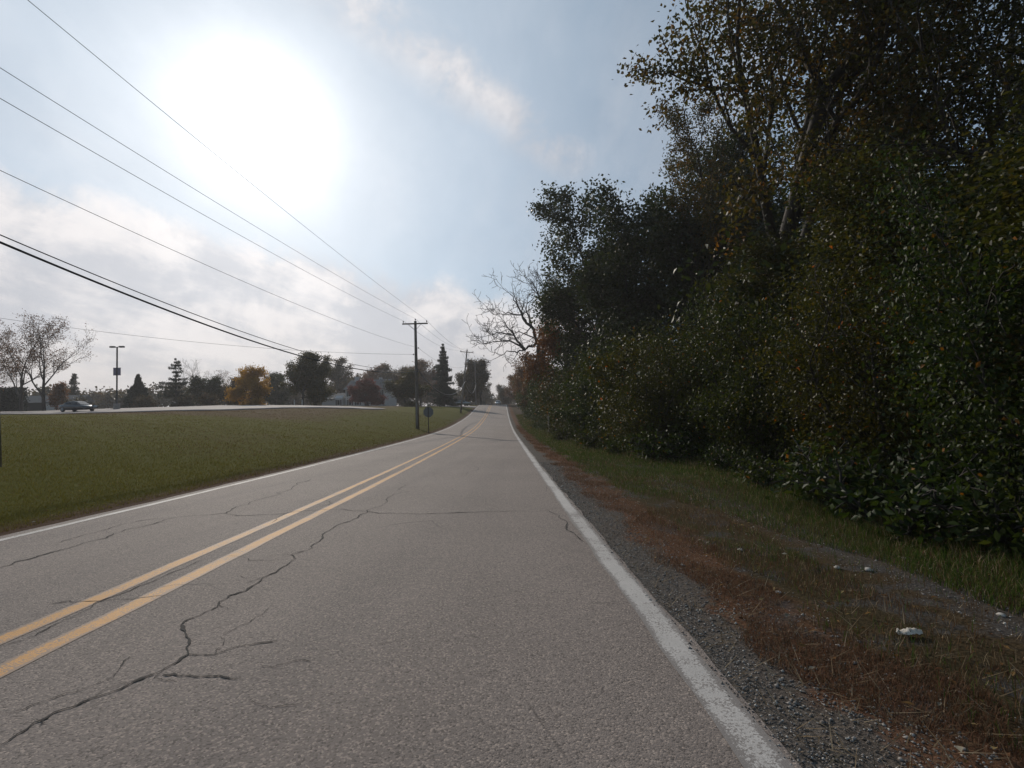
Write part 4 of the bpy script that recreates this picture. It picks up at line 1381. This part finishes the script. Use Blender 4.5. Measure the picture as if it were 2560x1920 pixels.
def build_poles():
    def g(x, y): return (x, y, float(zg(x, y)))
    p0, w0 = utility_pole('utility_pole', g(-11.97, 11.8), 12.2, 'weathered wooden utility pole cut by the left edge of the picture', pins=[('A', (.22, 11.95)), ('B', (-.22, 9.92)), ('C', (.22, 8.82)), ('D', (-.22, 7.27)), ('E', (.2, 5.28)), ('E2', (.2, 5.46))], lean=-.045)
    base = g(-8.95, 48)
    h1 = 9.72 - base[2]
    def ground_wire(o, r):
        MB().box(-.03, .03, -r[0] - .02, -r[0] + .01, .3, 2.4).build('conduit', M['steel'], o)
    p1, w1 = utility_pole('utility_pole', base, h1, 'near wooden utility pole with crossarm on the lawn beside the road', arm_at=h1 - .28, pins=[('D', (.24, 7.16 - base[2])), ('F', (-.24, 6.56 - base[2])), ('E', (.22, 4.97 - base[2])), ('E2', (.22, 5.12 - base[2]))], r=(.175, .12), extra=ground_wire)
    b2 = g(-9.35, 92)
    def cutout(o, r):
        MB().lathe([(.0, 0), (.14, .01), (.15, .05), (.15, .5), (.12, .55), (.0, .56)], 10, (.34, -.1, 9.3)).build('transformer', M['steel'], o, smooth=True)
        MB().tube([(.3, -.1, 9.9), (.36, -.12, 10.6)], .02, 5).build('lead_wire', M['cable'], o)
    p2, w2 = utility_pole('utility_pole', b2, 11.4, 'leaning wooden utility pole with transformer in front of the trees', arm_at=11.0, pins=[('D', (.24, 8.6)), ('E', (.22, 5.7))], lean=.125, r=(.17, .11), extra=cutout)
    b3 = g(-10.0, 140)
    p3, w3 = utility_pole('utility_pole', b3, 12.0, 'pale utility pole at the top of the rise', arm_at=11.6, pins=[('D', (.24, 9.4)), ('E', (.22, 6.0))], r=(.16, .11))
    b4 = g(-12.2, 200)
    p4, w4 = utility_pole('utility_pole', b4, 11.0, 'distant small utility pole beyond the rise', arm_at=7.6, r=(.17, .12), pins=[('E', (.22, 5.5))])
    b5 = g(-37, 30)
    p5, w5 = utility_pole('service_pole', b5, 7.4, 'plain service pole on the lawn past the left edge', pins=[('F', (.2, 7.0))])
    G = 'overhead power wires'
    wire(w0['A'], w1['R'], .25, .0085, 'highest power wire, from the top of the sky to the right crossarm end', group=G)
    wire(w0['B'], w1['C'], .25, .0085, 'second highest power wire, ending on the pole top', group=G)
    wire(w0['C'], w1['L'], .25, .0085, 'third power wire, ending on the left crossarm end of the near pole', group=G)
    wire(w0['D'], w1['D'], .45, .0085, 'thin neutral wire below the three power wires', group=G)
    wire(w0['E'], w1['E'], 1.15, .030, 'thick black communication cable sagging from the left to the near pole', 'cable', 'cable', 'communication cables', n=40, name='communication_cable')
    wire(w0['E2'], w1['E2'], 1.05, .015, 'thinner black cable just above the thick communication cable', 'cable', 'cable', 'communication cables', n=40, name='communication_cable')
    wire(w5['F'], w1['F'], .75, .010, 'lone service wire sagging low from the left edge to the near pole', group=G)
    for k, s, lab in (('R', .9, 'right power wire between the near pole and the leaning pole'), ('C', .9, 'middle power wire between the near pole and the leaning pole'), ('L', .9, 'left power wire between the near pole and the leaning pole'), ('D', 1.0, 'neutral wire between the near pole and the leaning pole')):
        wire(w1[k], w2[k], s, .011, lab, group=G)
    wire(w1['E'], w2['E'], 2.3, .04, 'deeply sagging pale cable between the near pole and the leaning pole', 'wire', 'cable', 'communication cables', name='communication_cable')
    for k, lab in (('R', 'right power wire beyond the leaning pole'), ('C', 'middle power wire beyond the leaning pole'), ('L', 'left power wire beyond the leaning pole')):
        wire(w2[k], w3[k], .9, .013, lab, group=G)
    wire(w2['E'], w3['E'], 2.4, .04, 'sagging pale cable between the leaning pole and the pole on the rise', 'wire', 'cable', 'communication cables', name='communication_cable')
    for k, lab in (('R', 'right power wire running over the rise'), ('L', 'left power wire running over the rise')):
        wire(w3[k], w4[k], .9, .014, lab, group=G)


# ================================================================== OBJECTS
def build_sign():
    x, y = -7.25, 44.0
    o = thing('stop_sign', (x, y, float(zg(x, y))), 'octagonal road sign seen from its bare grey back beside the road', 'road sign', rz=R(-8))
    MB().box(-.03, .03, -.045, -.005, -.4, 2.28).build('post', M['rust_steel'], o)
    ring = [(.47 * math.cos(R(22.5 + 45 * k)), .47 * math.sin(R(22.5 + 45 * k))) for k in range(8)]
    pan = MB().loft([[(a, 0.0, 1.82 + b) for a, b in ring], [(a, .006, 1.82 + b) for a, b in ring]]).build('panel', M['sign_back'], o)
    for z in (1.58, 2.06):
        MB().lathe([(.0, -.012), (.016, -.01), (.016, .0)], 6, (0, -.004, z)).build('bolt', M['steel'], pan)


def build_lot_light():
    x, y = -58.75, 76.0
    o = thing('lot_light', (x, y, float(zg(x, y)) + .13), 'tall double headed parking lot light with a small banner', 'lamp post', rz=R(6))
    MB().lathe([(.42, -.3), (.42, .75), (.38, .8), (.0, .8)], 14).build('base', M['concrete'], o)
    MB().box(-.075, .075, -.075, .075, .8, 9.25).build('post', M['lamp_metal'], o)
    MB().box(-.55, .55, -.035, .035, 9.2, 9.27).build('arm', M['lamp_metal'], o)
    for s in (-1, 1):
        hd = MB().loft([[(s * .3, -.2, 9.16), (s * .98, -.2, 9.16), (s * .98, .2, 9.16), (s * .3, .2, 9.16)], [(s * .32, -.18, 9.38), (s * .96, -.18, 9.38), (s * .96, .18, 9.38), (s * .32, .18, 9.38)]]).build('lamp_head', M['lamp_metal'], o)
        MB().box(s * .4 if s > 0 else -.88, .88 if s > 0 else -.4, -.14, .14, 9.145, 9.158).build('lens', M['glass_dark'], hd)
    MB().box(-.52, .52, -.012, .012, 5.0, 6.15).build('banner', M['banner'], o)
    for z in (5.02, 6.12):
        MB().tube([(-.56, 0, z), (.56, 0, z)], .022, 6).build('banner_bracket', M['lamp_metal'], o)


def car_mat(name, col, rough=.25):
    m, t, b, _ = new_mat(name)
    b.inputs['Base Color'].default_value = (*col, 1)
    b.inputs['Metallic'].default_value = .35
    b.inputs['Roughness'].default_value = rough
    b.inputs['Coat Weight'].default_value = .8
    b.inputs['Coat Roughness'].default_value = .06
    return m


def sedan(loc, rz, label, paint):
    """car > body, cabin (> window), wheel (> rim), headlight, taillight, mirror; front towards +x"""
    o = thing('car', loc, label, 'car', rz=rz)
    # body sections along x: (x, half width, z bottom, z shoulder)
    S = [(-2.22, .62, .42, .74), (-2.16, .74, .32, .90), (-1.9, .83, .26, .97), (-1.2, .875, .22, .97), (-.4, .89, .21, .94), (.5, .89, .21, .92), (1.2, .875, .22, .89), (1.75, .84, .25, .80), (2.05, .74, .30, .68), (2.16, .58, .36, .58)]
    rings = []
    for x, w, z0, z1 in S:
        m = (z0 + z1) / 2
        rings.append([(x, -w * .86, z0), (x, w * .86, z0), (x, w * .98, z0 + .1), (x, w, m + .05), (x, w * .95, z1 - .05), (x, w * .82, z1), (x, -w * .82, z1), (x, -w * .95, z1 - .05), (x, -w, m + .05), (x, -w * .98, z0 + .1)])
    body = MB().loft(rings).build('body', paint, o, smooth=True)
    # cabin
    Cs = [(-1.75, .70, .94, .95), (-1.2, .74, .92, 1.22), (-.7, .72, .9, 1.38), (-.1, .70, .9, 1.42), (.35, .69, .88, 1.38), (.8, .72, .88, 1.16), (1.25, .70, .84, .88)]
    rings = []
    for x, w, z0, z1 in Cs:
        k = (z1 - .9) / .52
        wt = w - .16 * max(k, 0)
        rings.append([(x, -w, z0), (x, w, z0), (x, wt, z1 - .05), (x, wt * .82, z1), (x, -wt * .82, z1), (x, -wt, z1 - .05)])
    cab = MB().loft(rings).build('cabin', paint, o, smooth=True)
    for s in (-1, 1):
        for q in ([(-1.3, .99), (-.32, .98), (-.32, 1.32), (-.68, 1.29), (-1.12, 1.16)], [(-.26, .98), (.78, .95), (.62, 1.14), (.32, 1.29), (-.26, 1.33)]):
            def pt(x, z, out):
                kk = (z - .9) / .5
                return (x, s * (.735 - .155 * kk + out), z)
            a = [pt(x, z, .004) for x, z in q]
            b = [pt(x, z, .018) for x, z in q]
            MB().loft([a, b]).build('window', M['car_glass'], cab)
        MB().loft([[(.72, s * .86, .93), (.84, s * .86, .95), (.84, s * .86, 1.06), (.72, s * .86, 1.05)], [(.72, s * 1.02, .94), (.80, s * 1.02, .96), (.80, s * 1.02, 1.05), (.72, s * 1.02, 1.05)]]).build('mirror', paint, o)
        MB().lathe([(.0, 0), (.09, .01), (.11, .06), (.07, .1), (.0, .11)], 10).build('headlight', M['lamp_clear'], o, smooth=True)
        hl = o.children[-1]
        hl.location = (2.0, s * .56, .62); hl.rotation_euler = (0, R(72), 0); hl.scale = (.75, 1.5, 1)
        MB().box(-2.215, -2.15, s * .64 - .14, s * .64 + .14, .70, .82).build('taillight', M['tail_red'], o)
        for x in (-1.35, 1.36):
            wh = MB().lathe([(.0, -.10), (.24, -.105), (.31, -.08), (.325, 0), (.31, .08), (.24, .105), (.0, .10)], 22).build('wheel', M['tyre'], o, smooth=True)
            wh.location = (x, s * .79, .325); wh.rotation_euler = (R(90), 0, 0)
            MB().lathe([(.0, s * -.12), (.09, s * -.125), (.20, s * -.112), (.215, s * -.10)], 16).build('rim', M['steel'], wh, smooth=True)
    # windscreens
    MB().loft([[(.42, -.56, 1.355), (.42, .56, 1.355), (1.16, .63, .945), (1.16, -.63, .945)], [(.435, -.56, 1.375), (.435, .56, 1.375), (1.18, .63, .962), (1.18, -.63, .962)]]).build('windscreen', M['car_glass'], cab)
    MB().loft([[(-.78, -.55, 1.375), (-.78, .55, 1.375), (-1.62, .6, 1.02), (-1.62, -.6, 1.02)], [(-.79, -.55, 1.39), (-.79, .55, 1.39), (-1.635, .6, 1.035), (-1.635, -.6, 1.035)]]).build('rear_window', M['car_glass'], cab)
    return o


def build_house():
    """white gabled house with grey roof and a low garage wing; long side faces the road"""
    gx, gy = -38.0, 138.0
    gz = float(zg(gx, gy)) - .2
    o = thing('house', (gx, gy, gz), 'white two storey house with grey gabled roof behind the lawn', 'house', rz=R(-12))
    # main block: gable end towards -x side
    W2, D2, EH, RH = 5.6, 3.6, 4.9, 7.2
    def gable(mb, x0, x1, y0, y1, z0, ze, zr_):
        ym = (y0 + y1) / 2
        for x, flip in ((x0, 0), (x1, 1)):
            pass
        mb.loft([[(x0, y0, z0), (x0, y1, z0), (x0, y1, ze), (x0, ym, zr_), (x0, y0, ze)], [(x1, y0, z0), (x1, y1, z0), (x1, y1, ze), (x1, ym, zr_), (x1, y0, ze)]])
        return mb
    gable(MB(), -W2, W2, -D2, D2, -.3, EH, RH).build('wall', M['white_siding'], o)
    def roof(x0, x1, y0, y1, ze, zr_, th=.16, oh=.4):
        ym = (y0 + y1) / 2
        sl = (zr_ - ze) / (ym - y0)
        mb = MB()
        for s in (-1, 1):
            ye = ym + s * (ym - y0 + oh)
            z_e = ze - sl * oh
            mb.loft([[(x0 - oh, ye, z_e + .03), (x0 - oh, ym, zr_ + .03), (x0 - oh, ym, zr_ + .03 + th), (x0 - oh, ye, z_e + .03 + th)], [(x1 + oh, ye, z_e + .03), (x1 + oh, ym, zr_ + .03), (x1 + oh, ym, zr_ + .03 + th), (x1 + oh, ye, z_e + .03 + th)]])
        return mb
    rf = roof(-W2, W2, -D2, D2, EH, RH).build('roof', M['shingle'], o)
    MB().box(-4.6, -3.7, -.5, .5, 6.2, 8.3).build('chimney', M['white_siding'], rf)
    MB().box(2.2, 2.9, .2, .9, 6.3, 7.9).build('chimney', M['white_siding'], rf)
    sk = (RH - EH) / D2
    MB().loft([[(.9, -1.7, RH - 1.7 * sk + .2), (1.9, -1.7, RH - 1.7 * sk + .2), (1.9, -.8, RH - .8 * sk + .2), (.9, -.8, RH - .8 * sk + .2)], [(.9, -1.72, RH - 1.7 * sk + .27), (1.9, -1.72, RH - 1.7 * sk + .27), (1.9, -.82, RH - .8 * sk + .27), (.9, -.82, RH - .8 * sk + .27)]]).build('skylight', M['car_glass'], rf)
    def window(x, z, w, h, y, parent):
        f = MB().box(x - w / 2 - .07, x + w / 2 + .07, y - .05, y - .003, z - .07, z + h + .07).build('window', M['white_trim'], parent)
        MB().box(x - w / 2, x + w / 2, y - .065, y - .052, z, z + h).build('pane', M['glass_dark'], f)
        for s in (-1, 1):
            MB().box(x + s * (w / 2 + .30) - .19, x + s * (w / 2 + .30) + .19, y - .06, y - .003, z - .05, z + h + .05).build('shutter', M['dark_trim'], f)
    for x in (-4.3, -2.0, .4, 2.7, 4.4):
        window(x, 3.0, .8, 1.3, -D2, o)
    for x in (-4.3, -2.0, 2.7, 4.4):
        window(x, .7, .8, 1.35, -D2, o)
    dr = MB().box(-.1, .9, -D2 - .06, -D2 - .003, 0, 2.1).build('door', M['dark_trim'], o)
    MB().lathe([(.0, -.03), (.035, 0), (.0, .03)], 6, (.78, -D2 - .08, 1.0)).build('handle', M['steel'], dr)
    # gable-end windows
    for y in (-1.4, 1.4):
        f = MB().box(-W2 - .05, -W2 - .003, y - .5, y + .5, 2.9, 4.3).build('window', M['white_trim'], o)
        MB().box(-W2 - .065, -W2 - .052, y - .4, y + .4, 3.0, 4.2).build('pane', M['glass_dark'], f)
    # garage wing
    gable(MB(), -13.2, -W2 - .01, -2.6, 2.6, -.3, 2.5, 3.9).build('garage_wall', M['white_siding'], o)
    roof(-13.2, -W2 - .42, -2.6, 2.6, 2.5, 3.9).build('garage_roof', M['shingle'], o)
    gable(MB(), -8.3, -6.1, -4.3, -2.61, -.3, 2.6, 3.3).build('porch', M['white_siding'], o)
    window(-7.2, .8, .7, 1.3, -4.3, o)


def build_background_house():
    gx, gy = -96.0, 108.0
    o = thing('shed', (gx, gy, float(zg(gx, gy)) - .1), 'low grey roofed building behind the leftmost locust trunk', 'building', rz=R(20))
    MB().box(-5, 5, -3, 3, -.3, 2.1).build('wall', M['dark_trim'], o)
    MB().loft([[(-5.4, -3.4, 2.05), (-5.4, 3.4, 2.05), (-5.4, 0, 3.6)], [(5.4, -3.4, 2.05), (5.4, 3.4, 2.05), (5.4, 0, 3.6)]]).build('roof', M['shingle'], o)
    MB().box(-1.2, 1.2, -3.06, -3.003, 0, 1.9).build('door', M['white_trim'], o)


def rock(loc, s, label, seed, flat=.6):
    lr = np.random.default_rng(seed)
    n, m = 9, 6
    vs = []
    ring = []
    for i in range(m + 1):
        th = math.pi * i / m
        ring.append([(s * (1 + lr.uniform(-.22, .22)) * math.sin(th) * math.cos(2 * math.pi * j / n) * 1.25, s * (1 + lr.uniform(-.22, .22)) * math.sin(th) * math.sin(2 * math.pi * j / n), s * flat * math.cos(th)) for j in range(n)])
    o = MB().loft(ring).build('stone', M['stone'], smooth=True)
    o.location = loc
    o.rotation_euler = (0, 0, lr.uniform(0, 6))
    return tag(o, label, 'stone', 'pale stones on the right verge')


def build_litter():
    # crumpled pale paper / leaf scrap
    x, y = 2.44, 3.27
    z = float(zg(x, y))
    o = thing('crumpled_paper', (x, y, z + .015), 'crumpled off-white paper scrap lying on the right verge', 'litter', rz=R(8))
    lr = np.random.default_rng(4)
    nx, ny = 14, 8
    V = []
    for j in range(ny):
        for i in range(nx):
            u_, v_ = i / (nx - 1), j / (ny - 1)
            wv = math.sin(u_ * math.pi) ** .6
            V.append((-.075 + .15 * u_ + lr.normal(0, .002), (v_ - .5) * .075 * (.35 + .65 * wv), .012 + .022 * wv * (1 - (2 * v_ - 1) ** 2) + lr.normal(0, .004)))
    idx = np.arange(nx * ny).reshape(ny, nx)
    F = np.stack([idx[:-1, :-1], idx[:-1, 1:], idx[1:, 1:], idx[1:, :-1]], -1).reshape(-1, 4)
    link_mesh('sheet', np_mesh('sheet', np.array(V), F), M['paper'], o)
    MB().tube([(-.072, .0, .02), (-.083, .004, .035), (-.092, .0, .022), (-.084, -.006, .008)], [.006, .009, .007, .004], 6).build('torn_end', M['paper'], o)
    for i, (x, y, s, lab) in enumerate([(3.32, 3.60, .024, 'pale round stone at the far right beside the green grass'), (3.14, 4.66, .03, 'pale flat stone on the muddy track, the right one of two'), (2.90, 4.72, .026, 'pale flat stone on the muddy track, the left one of two'),
                                        (2.28, 5.30, .022, 'small pale stone in the middle of the worn verge'), (1.50, 4.74, .018, 'small pale stone on the red brown grass strip'), (2.02, 4.05, .02, 'pale chip of stone left of the crumpled paper'), (3.75, 5.05, .024, 'pale stone near the longer green grass')]):
        rock((x, y, float(zg(x, y)) + s * .35), s, lab, 100 + i, .55)


def build_small():
    def g(x, y): return float(zg(x, y))
    for x, lab in ((-39.4, 'left one of two white posts before the broad olive tree'), (-38.0, 'right one of two white posts before the broad olive tree')):
        o = thing('marker_post', (x, 92.5, g(x, 92.5)), lab, 'post', 'white posts behind the lot')
        MB().lathe([(.09, -.2), (.09, 1.0), (.06, 1.06), (.0, 1.07)], 10).build('shaft', M['white_trim'], o, smooth=True)
        MB().lathe([(.094, .80), (.094, .92)], 10).build('band', M['dark_trim'], o)
    x, y = 2.75, 40.0
    o = thing('wooden_stake', (x, y, g(x, y)), 'pale wooden stake standing in front of the shrubs', 'stake')
    MB().box(-.05, .05, -.05, .05, -.2, 1.45).build('shaft', M['pale_wood'], o)
    MB().loft([[(-.05, -.05, 1.45), (.05, -.05, 1.45), (.05, .05, 1.45), (-.05, .05, 1.45)], [(-.01, -.01, 1.55), (.01, -.01, 1.55), (.01, .01, 1.55), (-.01, .01, 1.55)]]).build('tip', M['pale_wood'], o)


M['rust_steel'] = plain('rusty_post_steel', (.06, .042, .032), .8, .3)
M['sign_back'] = plain('bare_sign_aluminium', (.17, .17, .17), .55, .5)
M['banner'] = plain('violet_grey_banner', (.16, .14, .20), .8)
M['glass_dark'] = plain('dark_glass', (.02, .022, .025), .12)
M['car_glass'] = plain('car_glass', (.03, .034, .038), .1, spec=.4)
M['lamp_clear'] = plain('clear_lamp', (.75, .75, .72), .12)
M['tail_red'] = plain('red_lamp', (.25, .012, .012), .2)
M['tyre'] = plain('tyre_rubber', (.015, .015, .015), .85)
M['white_siding'] = plain('white_siding', (.42, .41, .40), .75, var=.08)
M['white_trim'] = plain('white_trim', (.62, .61, .58), .6)
M['dark_trim'] = plain('dark_trim', (.03, .028, .027), .6)
M['shingle'] = plain('grey_shingles', (.085, .088, .09), .85, var=.25, scale=5, bump=.4)
M['paper'] = plain('crumpled_paper', (.50, .45, .38), .8, var=.2, scale=40)
M['pale_wood'] = plain('pale_wood', (.3, .26, .2), .85)
build_poles()
build_sign()
build_lot_light()
cx, cy = -58.2, 68.5
sedan((cx, cy, float(zg(cx, cy)) + .13), R(-8), 'dark grey sedan driving right across the parking lot', car_mat('dark_grey_paint', (.03, .029, .031)))
cx, cy = -6.2, 152.0
sedan((xc(cy) + 1.2, cy, float(road_z(1.2, cy))), R(-91), 'distant pale car on the road just over the rise', car_mat('silver_paint', (.55, .55, .53)))
cx, cy = -12.6, 128.0
sedan((cx, cy, float(zg(cx, cy)) + .02), R(8), 'pale parked car under the trees left of the rise', car_mat('pale_green_paint', (.26, .28, .27)))
build_house()
build_background_house()
build_small()
build_litter()


# ================================================================== ADDED HAZE
HAZE = 0.0005
mz, tz, bz, oz = new_mat('added_haze')
tz.n.remove(bz)
pv = tz.new('ShaderNodeVolumePrincipled')
pv.inputs['Color'].default_value = (.9, .9, .92, 1)
pv.inputs['Density'].default_value = HAZE
pv.inputs['Anisotropy'].default_value = .3
tz.link(pv.outputs[0], oz.inputs['Volume'])
hz = MB().box(-560, 560, -140, 800, -8, 34).build('haze', mz)  # volume added to lift the far trees, standing in for lens glare
tag(hz, 'thin haze added over road, lawn and woods to lift far trees', 'haze', kind='stuff')
